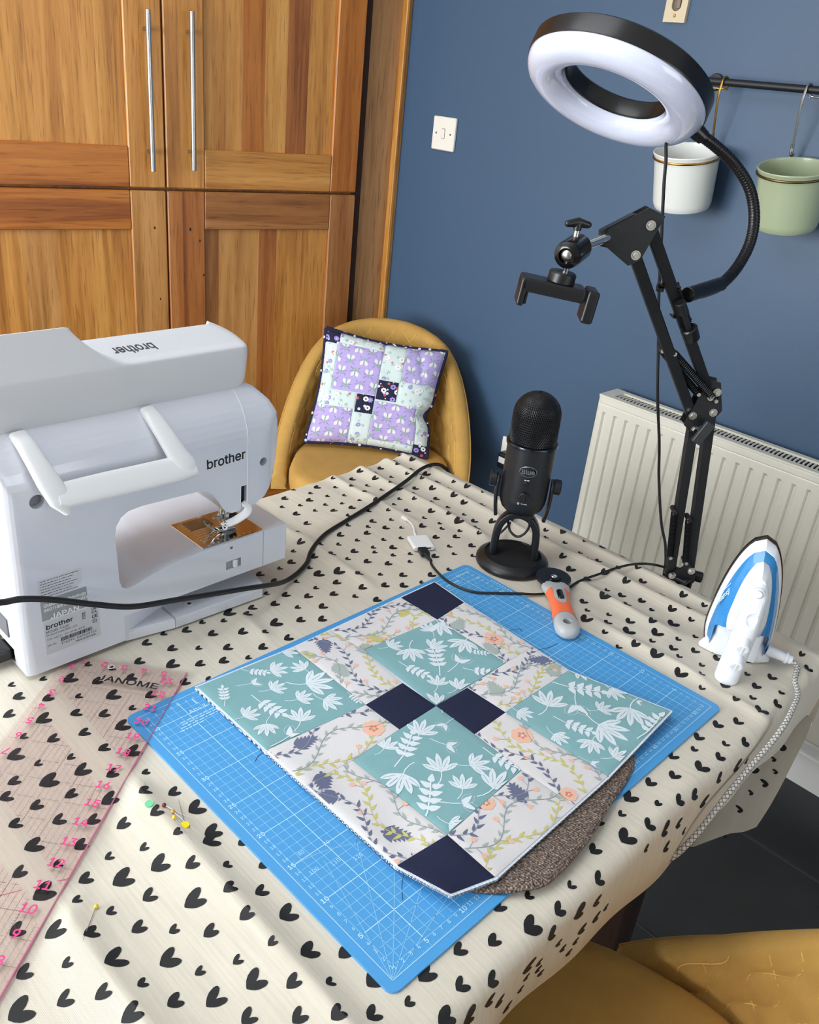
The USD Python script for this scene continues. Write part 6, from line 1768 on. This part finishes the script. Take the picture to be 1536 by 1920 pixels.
obj("locking_knob", cat(cyl(lv, lv - VH * 1.4, 0.7, n=18, ch=0.1), sq_bar(lv - VH * 1.3 + Z3 * 1.6 + VR * 0.7, lv - VH * 1.5 - Z3 * 1.7 - VR * 0.9, 0.9, 1.5, VH)), plain("knob_black_plastic", (44, 46, 49), 0.4), ba)
# springs
for (a, b) in (((83.3, 23.2, 12.0), (84.0, 22.3, 3.9)), ((85.0, 21.3, 10.9), (85.9, 20.3, 3.2)), ((76.3, 26.2, 38.0), (84.2, 21.9, 30.9)), ((75.2, 27.6, 38.2), (82.4, 24.0, 31.6))):
    a, b = np.array(a) - VH * 1.2, np.array(b) - VH * 1.2
    L = np.linalg.norm(b - a)
    s_ = np.linspace(0, 1, 420)
    ex_, ey_, ez_ = frame(b - a)
    helix = a + (b - a) * s_[:, None] + 0.48 * (np.cos(s_ * 6.283 * 34)[:, None] * ex_ + np.sin(s_ * 6.283 * 34)[:, None] * ey_)
    obj("spring", cat(tube(helix, 0.1, n=5, smooth=False), cyl(a + ez_ * 0.1, b - ez_ * 0.1, 0.4, n=12)), plain("spring_black", (26, 27, 30), 0.3, metal=0.4), ba)
    for e in (a, b):
        obj("spring_post", cyl(e + VH * 1.6, e - VH * 0.45, 0.42, n=14, ch=0.06), M_blackm, ba)
        obj("post_screw", cyl(e - VH * 0.4, e - VH * 0.62, 0.3, n=10), M_chrome, ba)
# clamp on the table's edge
obj("clamp", cat(block(83.7, 87.4, 18.0, 22.2, -0.2, 0.5, 0.12), block(86.9, 87.6, 18.4, 21.8, -9.5, 0.4, 0.12), block(83.0, 87.4, 18.6, 21.6, -9.8, -9.2, 0.1)), M_blackm, ba)
obj("clamp_bracket", plate([(84.0, 22.0, -0.6), (87.2, 18.6, -0.4), (87.2, 18.6, 1.8), (86.0, 19.8, 3.2), (84.4, 21.4, 1.0)], 0.25, -1.15), M_blackm, ba)
obj("clamp_knob", cat(cyl((87.6, 18.9, 0.1), (88.4, 17.4, 0.0), 0.9, n=18, ch=0.15), cyl((84.6, 20.2, -9.3), (84.6, 20.2, -15), 0.45, n=14), cyl((84.6, 20.2, -4.6), (84.6, 20.2, -9.3), 0.5, n=14)), M_black, ba)
# ball head and phone holder
bc_ = np.array([55.2, 31.7, 52.1])
re_ = np.array([61.4, 31.0, 53.6])
obj("head_stem", cyl(re_, bc_ + (re_ - bc_) * 0.25, 0.62, n=20), M_chrome, ba)
ax = N(bc_ - re_ + VH * -5.2)
obj("ball_socket", rot(lathe([(0.95, 2.55), (1.2, 2.5), (1.62, 2.25), (1.72, 1.9), (1.72, -1.7), (1.6, -1.95), (1.2, -2.1), (0, -2.1), (0, 1.0), (0.85, 1.6), (1.1, 2.3), (0.95, 2.55)], 40), bc_, ax), M_blackg, ba)
obj("ball", (lambda s_: (np.array(s_.vertices) + bc_ + ax * 1.7, np.array(s_.faces)))(trimesh.creation.icosphere(3, 0.95)), M_steel, ba, smooth=True)
obj("ball_stud", cyl(bc_ + ax * 1.7 - Z3 * 0.4, bc_ + ax * 1.5 - Z3 * 2.6, 0.38, n=16), M_chrome, ba)
tk = bc_ + Z3 * 1.7 - VR * 0.0
obj("thumb_bolt", cyl(tk - Z3 * 0.4, tk + Z3 * 1.0, 0.36, n=16), M_steel, ba)
obj("wing_knob", cat(cyl(tk + Z3 * 0.7, tk + Z3 * 1.9, 0.5, n=18, ch=0.08), place(balls_hull([((-1.35, 0, -0.15), 0.42), ((1.35, 0, -0.15), 0.42), ((0, 0, 0.15), 0.5)], 14), tk + Z3 * 1.6, N(VR + VH * 0.3), N(VH - VR * 0.3), Z3)), M_black, ba, smooth=40)
HX = N(np.array([56.0, 27.2, 47.3]) - np.array([49.6, 34.3, 48.3]))
HZ = N(Z3 - HX * (Z3 @ HX))
HY = np.cross(HZ, HX)
ho = np.array([53.0, 31.3, 48.5])
hold = lambda m: place(m, ho, HX, HY, HZ)
obj("holder_collar", hold(lathe([(0, 0), (1.62, 0), (1.7, 0.1), (1.7, 1.15), (1.5, 1.35), (0, 1.35)], 36)), M_black, ba)
obj("holder_body", hold(rblock(-4.9, 3.2, -1.9, 1.9, -1.7, -0.0, 0.35)), M_black, ba, smooth=40)
obj("holder_jaw", hold(rblock(-4.9, -4.0, -1.9, 1.9, -3.5, -0.1, 0.3)), M_black, ba, smooth=40)
obj("holder_jaw", hold(rblock(3.35, 4.9, -1.9, 1.9, -4.0, 0.05, 0.4)), M_black, ba, smooth=40)
obj("jaw_pad", hold(block(-4.02, -3.7, -1.6, 1.6, -3.2, -0.9, 0.08)), M_rubber, ba)
obj("jaw_slide", hold(block(3.0, 3.5, -1.5, 1.5, -1.3, -0.3, 0.05)), M_blackg, ba)

# ring light
rl = thing("ring_light", (76, 43.5, 66), "round white ring light on a black gooseneck above the table", "ring light")
RC = np.array([76.25, 43.69, 70.17])
RNn = N((-0.46, -0.01, -0.89))
re1, re2, _ = frame(RNn)
rlf = lambda m: place(m, RC, re1, re2, RNn)
M_diff = plain("white_diffuser", (216, 220, 240), 0.14, coat=0.8, extra={"subsurface_weight": 0.0})
M_ringb = plain("ring_black_housing", (20, 19, 20), 0.28)
dpro = [(13.0, -0.25)] + [(10.25 + 2.75 * math.cos(t), -0.25 + 2.35 * math.sin(t)) for t in np.linspace(0.12, np.pi - 0.12, 22)] + [(7.5, -0.25)]
obj("diffuser", rlf(lathe(dpro, 120)), M_diff, rl, smooth=50)
obj("housing", rlf(lathe([(7.42, -0.2), (7.3, -0.5), (7.3, -2.6), (7.7, -3.0), (12.6, -3.0), (13.15, -2.6), (13.2, -0.5), (13.1, -0.2), (12.9, -0.3), (12.9, -2.4), (7.6, -2.4), (7.42, -0.2)], 120)), M_ringb, rl, smooth=50)
gp = [(81.6, 34.9, 67.4), (83.7, 33.5, 66.0), (85.8, 32, 64.8), (88.1, 29.7, 62.8), (89.8, 27.3, 59.9), (90.3, 25.7, 56.4), (89.6, 24.9, 52.8), (86.9, 24.6, 49.5), (82.6, 24.4, 47.4), (78.0, 24.4, 46.7), (73.6, 24.6, 46.6)]
obj("gooseneck", tube(gp, 0.78, n=18, per=10), plain("gooseneck_black", (18, 18, 20), 0.3), rl)
gs = spline(gp, 30)
gl = np.r_[0, np.cumsum(np.linalg.norm(np.diff(gs, axis=0), axis=1))]
rg = []
for s_ in np.arange(1.5, gl[-1] - 2.4, 0.42):
    i_ = int(np.searchsorted(gl, s_))
    t_ = N(gs[min(i_ + 1, len(gs) - 1)] - gs[i_ - 1])
    rg.append(rot(lathe([(0.77, -0.14), (0.83, 0), (0.77, 0.14)], 18), gs[i_], t_))
obj("gooseneck_rib", cat(*rg), plain("gooseneck_rib_black", (30, 30, 33), 0.18, metal=0.5), rl, kind="stuff", smooth=60)
obj("neck_socket", cat(cyl(gp[0], np.array(gp[1]) + N(np.subtract(gp[1], gp[0])) * 0.8, 1.15, 1.0, n=22, ch=0.1), balls_hull([(np.array(gp[0]), 1.0), (RC + N(np.array(gp[0]) - RC - RNn * (np.array(gp[0]) - RC) @ RNn) * 12.4 - RNn * 2.0, 1.0)], 16) if False else cyl(gp[0], gp[1], 1.1, n=20)), M_ringb, rl)
obj("neck_sleeve", cyl(gp[-3], gp[-1], 0.98, 1.05, n=20, ch=0.1), M_ringb, rl)
kp0, kp1 = np.array([76.6, 25.8, 46.6]), np.array([80.2, 27.2, 41.0])
kd = N(up_b0 - up_b1)
kc = up_b1 + kd * 11.8
obj("clip_frame", cat(sq_bar(kc - kd * 1.9 + VR * 1.1, kc + kd * 4.0 + VR * 1.1, 0.3, 2.0, VR), sq_bar(kc + kd * 3.8 - VR * 1.5, kc + kd * 3.8 + VR * 1.25, 1.9, 0.3, VH), sq_bar(kc - kd * 1.8 - VR * 1.5, kc - kd * 1.8 + VR * 1.25, 1.9, 0.3, VH), cyl(kc - kd * 1.2 - VR * 1.1, kc - kd * 1.2 - VR * 2.0, 0.6, n=6)), M_ringb, rl)
kn_ = kc - VH * 1.7 + VR * 0.2
obj("clip_screw", cat(cyl(kn_ + kd * 1.2, kn_ + kd * 5.4, 0.42, n=16), cyl(kn_ + kd * 0.6, kn_ + kd * 2.6, 0.75, n=18, ch=0.1)), M_blackm, rl)
obj("clip_knob", cyl(kn_ + kd * 5.2, kn_ + kd * 7.4, 1.15, 1.05, n=12, ch=0.18), M_ringb, rl)
obj("light_cable", tube([(85.7, 36.5, 67.4), (84.1, 37.8, 65.9), (83.3, 38.1, 64.6), (82.45, 37.1, 62.2), (82.4, 36.5, 58.7), (83.8, 35.8, 51.3), (85.9, 35.2, 42.5), (87.6, 34.3, 34.9), (88.2, 32.8, 27.2), (90.0, 31.4, 18.9), (91.0, 30.3, 12.2), (91.1, 28.0, 4.9), (91.3, 26.1, 0.4), (90.6, 24.8, -6), (90.0, 24, -30)], 0.24, n=8), M_rubber, rl)

# ================================================================== mustard chairs
M_must = fabric("mustard_velvet", (188, 146, 74), 1100, 0.3, 0.09, 0.85, sheen=0.15)
M_stitch = plain("mustard_stitching", (226, 186, 100), 0.8)
CR = 23.5


def z_rim(ph):
    return np.interp(np.degrees(np.abs(ph)), [0, 12, 24, 34, 41, 49, 56, 63, 70, 76, 82, 89, 95, 104], [80.3, 80.0, 79.0, 77.6, 76.2, 73.0, 69.4, 65.2, 60.6, 56.8, 53.0, 49.5, 46.6, 42.0])


def puff(ph, z):
    u, v = ph * CR / 6.8, z / 12.5
    a = np.abs(np.sin(np.pi * (u + 0.30 * np.sin(2 * np.pi * v)))) * np.abs(np.sin(np.pi * (u - 0.30 * np.sin(2 * np.pi * v) + 0.0)))
    return 0.55 * a**0.4


def back_pt(ph, z, r):
    return np.stack([r * np.sin(ph), -r * np.cos(ph) - 0.13 * (z - 44), z + 0 * ph], -1)


def make_chair(base, angle, label):
    t = thing("mustard_chair", base, label, "chair", None)
    UsdGeom.Xformable(stage.GetPrimAtPath(t)).AddRotateZOp().Set(angle)
    b = base_of[t]
    phs = np.linspace(-math.radians(103), math.radians(103), 150)
    rings = []
    for ph in phs:
        zt = z_rim(ph)
        zi = np.linspace(38.5, zt - 2.1, 46)
        edge_ = np.clip((zt - 2.1 - zi) / 4, 0, 1)
        inner = back_pt(np.full(46, ph), zi, CR - puff(ph, zi) * edge_)
        an = np.linspace(np.pi, 0, 9)[1:-1]
        rim = back_pt(np.full(7, ph), zt - 2.1 + 2.1 * np.sin(an), CR + 2.1 + 2.1 * np.cos(an))
        zo = np.linspace(zt - 2.1, 38.5, 10)
        outer = back_pt(np.full(10, ph), zo, np.full(10, CR + 4.2))
        rings.append(np.vstack([inner, rim, outer]))
    v, f = loft(rings)
    obj("backrest", (v + b, f[:, ::-1]), M_must, t, smooth=50)
    ln_ = []
    for k in range(-5, 6):
        for s_ in (-1, 1):
            zz_ = np.linspace(44, 80, 60)
            ph = (k * 6.8 + s_ * 0.30 * 6.8 * np.sin(2 * np.pi * zz_ / 12.5)) / CR
            ok = zz_ < z_rim(ph) - 1.6
            if ok.sum() > 6 and np.abs(ph).max() < 1.7:
                p = back_pt(ph[ok], zz_[ok], CR - 0.06)
                for q in range(0, len(p) - 1):
                    ln_.append(tube(p[q : q + 2] * [[1, 1, 1]], 0.11, n=4, smooth=False) if q % 1 == 0 else None)
    vv, ff = cat(*ln_)
    obj("stitching", (vv + b, ff), M_stitch, t, kind="stuff", smooth=60)
    pp_ = back_pt(phs, z_rim(phs) - 1.5, np.full(len(phs), CR + 4.25))
    vv, ff = tube(pp_, 0.22, n=6, smooth=False)
    obj("piping", (vv + b, ff), M_must, t)
    rings = []
    for z, s_ in ((39.0, 0.80), (39.4, 0.92), (40.6, 0.985), (42.5, 1.0), (44.6, 1.0), (46.1, 0.975), (46.9, 0.93), (47.3, 0.84), (47.5, 0.5), (47.55, 0.12)):
        a = np.arange(64) * 2 * np.pi / 64
        c, s2 = np.cos(a), np.sin(a)
        x = np.sign(c) * np.abs(c) ** 0.75 * 22.4 * s_
        y = np.sign(s2) * np.abs(s2) ** 0.75 * 21.0 * s_ + 1.0
        rings.append(np.c_[x, y, np.full(64, z)])
    v, f = loft(rings)
    obj("seat", (v + b, f), M_must, t, smooth=50)
    obj("seat_pan", (lambda m: (m[0] + b, m[1]))(rot(lathe([(0, 0), (17, 0), (18, 0.8), (18, 1.4), (0, 1.4)], 40), (0, 0, 37.8), (0, 0, 1))), M_blackm, t)
    for sx in (-1, 1):
        for sy in (-1, 1):
            v, f = cyl((sx * 20, sy * 20, 0.2), (sx * 14, sy * 14, 38.5), 0.8, 1.4, n=16)
            leg = obj("leg", (v + b, f), M_blackm, t)
            v, f = cyl((sx * 20, sy * 20, 0.0), (sx * 19.9, sy * 19.9, 0.5), 0.95, n=14)
            obj("foot_cap", (v + b, f), M_rubber, leg)
    return t


FARO = np.array([119.0, 128.6, ZF])
ang = math.degrees(math.atan2(-VH[1], -VH[0])) - 90
ch = make_chair(FARO, ang, "mustard velvet chair in the corner carrying the patchwork cushion")
near = UsdGeom.Xform.Define(stage, "/World/mustard_chair_001")
near.GetPrim().GetReferences().AddInternalReference(ch)
near.GetPrim().SetInstanceable(True)
near.ClearXformOpOrder()
near.GetPrim().CreateAttribute("xformOp:translate", Sdf.ValueTypeNames.Double3).Set(Gf.Vec3d(*map(float, S((21.0, -14.5, ZF)))))
near.GetPrim().GetAttribute("xformOp:rotateZ").Set(13.0) if near.GetPrim().GetAttribute("xformOp:rotateZ") else None
near.GetPrim().CreateAttribute("xformOpOrder", Sdf.ValueTypeNames.TokenArray).Set(["xformOp:translate", "xformOp:rotateZ"])
data(near.GetPrim(), "mustard velvet chair pushed under the table's near edge, quilted back", "chair")

# ================================================================== patchwork cushion
cu = thing("patchwork_cushion", (112, 124, -27), "lilac and navy patchwork bee print cushion on the mustard chair", "cushion")
QTL, QTR, QBL, QBR = (np.array(p) for p in [[120.81, 153.18, 3.48], [144.2, 127.45, 0.35], [109.34, 146.47, -26.45], [132.92, 120.53, -27.29]])
QN_ = N(np.cross(QTR - QBL, QTL - QBR))
if QN_ @ VH > 0:
    QN_ = -QN_


def cush(u, v, side=1.0, up=0.0):
    u, v = np.asarray(u, float), np.asarray(v, float)
    pin_u = 0.045 * np.sin(np.pi * v) * (1 - 2 * u) ** 3
    pin_v = 0.045 * np.sin(np.pi * u) * (1 - 2 * v) ** 3
    uu, vv = u + pin_u * 0.8, v + pin_v * 0.9
    uu = uu - 0.05 * np.exp(-((v - 0.62) ** 2) / 0.006) * sm(u, 0.75, 1.0)
    p = (1 - uu)[..., None] * ((1 - vv)[..., None] * QTL + vv[..., None] * QBL) + uu[..., None] * ((1 - vv)[..., None] * QTR + vv[..., None] * QBR)
    e = np.clip(1 - (2 * u - 1) ** 4, 0, 1) * np.clip(1 - (2 * v - 1) ** 4, 0, 1)
    h = 4.2 * e**0.55
    w = 0.9 * (meshkit.fbm(np.stack([u * 5, v * 5, 0 * u], -1), 3, 5) - 0.5) * e**0.3
    w = w - 0.75 * np.exp(-(((u - 0.5 - 0.02 * np.sin(v * 9)) / 0.02) ** 2)) * sm(-v, -0.22, -0.1) - 0.5 * np.exp(-(((u - 0.78 - 0.25 * v) / 0.025) ** 2)) * sm(-v, -0.45, -0.2)
    w = w - 0.9 * np.exp(-(((u - 0.97) / 0.06) ** 2) - (((v - 0.62) / 0.05) ** 2))
    return p + (side * (h + w) + up)[..., None] * QN_


M_lil = fabric("lilac_cotton", (180, 164, 216), 1300, 0.2, 0.05, 0.9)
M_pale = fabric("pale_mint_cotton", (208, 222, 220), 1300, 0.2, 0.05, 0.9)


def dotted(name, base, blob, pink, scale=95.0):
    nodes = {"tc": ("texture_coordinate", {}), "v": ("voronoi_texture", {"scale": scale, "randomness": 1.0}), "r": ("rgb_ramp", {"ramp": [(0.0, (1, 1, 1)), (0.27, (1, 1, 1)), (0.31, (0, 0, 0)), (1, (0, 0, 0))]}), "sc": ("separate_color", {}),
             "pr": ("rgb_ramp", {"interpolate": False, "ramp": [(0.0, lin(blob)), (0.62, lin(pink)), (0.8, lin(base))]}), "m": ("mix", {"color1": lin(base)}), "p": ("principled_bsdf", {"roughness": 0.88})}
    return usdkit.material(stage, "/World/Looks/" + name, nodes, [("tc.object", "v.vector"), ("v.distance", "r.fac"), ("v.color", "sc.color"), ("sc.r", "pr.fac"), ("r.color", "m.fac"), ("pr.color", "m.color2"), ("m.color", "p.base_color")], surface="p.BSDF")


M_nav2 = dotted("navy_floral_cotton", (26, 28, 58), (214, 214, 232), (196, 84, 92), 70.0)
bk_ = grid(lambda u, v: cush(u, v, -0.9), 40, 40)
fr2 = grid(lambda u, v: cush(u, v, 1.0, -0.12), 60, 60)
obj("cushion_body", cat((bk_[0], bk_[1]), fr2), M_pale, cu, smooth=True)
pt = np.linspace(0, 1, 40)
per = np.concatenate([cush(pt, 0 * pt, 0), cush(0 * pt[1:] + 1, pt[1:], 0), cush(1 - pt[1:], 0 * pt[1:] + 1, 0), cush(0 * pt[1:], 1 - pt[1:], 0)])
obj("piping", tube(per, 0.62, n=10, smooth=False), M_nav2, cu)
CP_ = [("n", 0, 0.13, 0, 0.12), ("p", 0, 0.12, 0.12, 0.52), ("p", 0.13, 0.5, 0, 0.10), ("l", 0.12, 0.5, 0.10, 0.52), ("p", 0.5, 0.68, 0, 0.37), ("l", 0.68, 1, 0, 0.36), ("n", 0.5, 0.67, 0.37, 0.55), ("p", 0.68, 1, 0.36, 0.58), ("n", 0.35, 0.5, 0.52, 0.69), ("p", 0, 0.35, 0.52, 0.66), ("l", 0.5, 0.88, 0.56, 0.93), ("l", 0, 0.34, 0.66, 1), ("p", 0.35, 0.5, 0.69, 1), ("p", 0.88, 1, 0.58, 0.9), ("p", 0.5, 0.87, 0.93, 1), ("n", 0.87, 1, 0.9, 1)]
wing = [petal(1.35, 0.36, -64, (0.1, -0.1), 1.2), petal(1.35, 0.36, -116, (-0.1, -0.1), 1.2)]
BEE_W = unary_union(wing)
BEE_G = unary_union([affinity.scale(Point(0, 0).buffer(0.42), 1, 0.42), affinity.translate(affinity.scale(Point(0, 0).buffer(0.32), 1, 0.4), 0, 0.42), sbox(-0.13, -1.0, 0.13, -0.25)])
BEE_L = unary_union([LineString([(-0.5, 0.25), (-0.95, 0.75)]).buffer(0.035), LineString([(0.5, 0.25), (0.95, 0.75)]).buffer(0.035), LineString([(-0.55, -0.1), (-1.05, -0.25)]).buffer(0.03), LineString([(0.55, -0.1), (1.05, -0.25)]).buffer(0.03)])
WCM = 34.0
cols = {"wing": plain("bee_wing_print", (224, 220, 224), 0.9), "green": plain("green_print", (140, 172, 152), 0.9), "line": plain("slate_line_print", (92, 96, 128), 0.9), "red": plain("coral_print", (214, 112, 112), 0.9), "lilac": plain("lilac_flower_print", (158, 140, 212), 0.9), "mint": plain("mint_leaf_print", (170, 198, 186), 0.9), "pinkw": plain("white_flower_print", (238, 234, 236), 0.9)}
q = np.random.default_rng(21)
for kind_, u0, u1, v0, v1 in CP_:
    g_ = 0.0035
    nu, nv = max(8, int((u1 - u0) * 60)), max(8, int((v1 - v0) * 60))
    a0, a1, b0, b1 = max(u0 + g_, 0.004), min(u1 - g_, 0.996), max(v0 + g_, 0.004), min(v1 - g_, 0.996)
    P_ = sheet(lambda u, v: cush(u, v, 1.0, 0.10 * (1 - np.exp(-np.minimum(np.minimum(u - a0, a1 - u), np.minimum(v - b0, b1 - v)) * 34 / 0.4)) + 0.02), nu, nv, -0.12, (a0, a1), (b0, b1))
    p = obj({"n": "navy_patch", "p": "mint_patch", "l": "lilac_patch"}[kind_], P_, {"n": M_nav2, "p": M_pale, "l": M_lil}[kind_], cu, smooth=True)
    clip = sbox(a0 * WCM, -b1 * WCM, a1 * WCM, -b0 * WCM).buffer(-0.05)
    L = {k: [] for k in cols}
    if kind_ == "l":
        r0 = 0
        y = -b0 * WCM - 0.4
        while y > -b1 * WCM - 1.5:
            x = a0 * WCM + (0.2 if r0 % 2 else 2.1)
            k_ = 0
            while x < a1 * WCM + 1.2:
                fl = 1 if (k_ + r0) % 2 else -1
                tr_ = lambda s_: affinity.translate(affinity.scale(s_, 1.4, 1.4 * fl, origin=(0, -0.3)), x, y)
                L["wing"].append(tr_(BEE_W)), L["green"].append(tr_(BEE_G)), L["line"].append(tr_(BEE_L))
                x += 3.9
                k_ += 1
            y -= 3.7
            r0 += 1
    elif kind_ == "p":
        n_ = int((a1 - a0) * (b1 - b0) * 420)
        for _ in range(n_):
            x, y = q.uniform(a0, a1) * WCM, -q.uniform(b0, b1) * WCM
            t_ = q.random()
            if t_ < 0.45:
                a = q.uniform(0, 360)
                L["mint"].append(unary_union([petal(0.9, 0.14, a + d, (x, y)) for d in (-40, 0, 40)]))
            elif t_ < 0.6:
                L["green"].append(petal(1.0, 0.1, q.uniform(0, 360), (x, y)))
            elif t_ < 0.74:
                L["red"].append(unary_union([petal(0.5, 0.12, d, (x, y)) for d in range(0, 360, 72)]))
            elif t_ < 0.84:
                L["lilac"].append(unary_union([Point(x + 0.42 * math.cos(d), y + 0.42 * math.sin(d)).buffer(0.24, 3) for d in np.linspace(0, 6.28, 8)[:-1]]))
            else:
                L["pinkw"].append(unary_union([Point(x + 0.6 * math.cos(d), y + 0.6 * math.sin(d)).buffer(0.34, 3) for d in np.linspace(0, 6.28, 7)[:-1]]))
    else:
        for _ in range(max(2, int((a1 - a0) * (b1 - b0) * 160))):
            x, y = q.uniform(a0, a1) * WCM, -q.uniform(b0, b1) * WCM
            L["pinkw" if q.random() < 0.5 else "lilac"].append(unary_union([Point(x + 0.5 * math.cos(d), y + 0.5 * math.sin(d)).buffer(0.3, 3) for d in np.linspace(0, 6.28, 8)[:-1]]))
    for n_c, (k_, shs) in enumerate(L.items()):
        if shs:
            m_ = drape(unary_union(shs).intersection(clip), lambda a, b: cush(a / WCM, -b / WCM, 1.0, 0.16 + 0.01 * n_c), 0.9)
            if m_ is not None:
                obj(k_.replace("pinkw", "flower") + "_print", m_, cols[k_], p, kind="stuff", smooth=False)
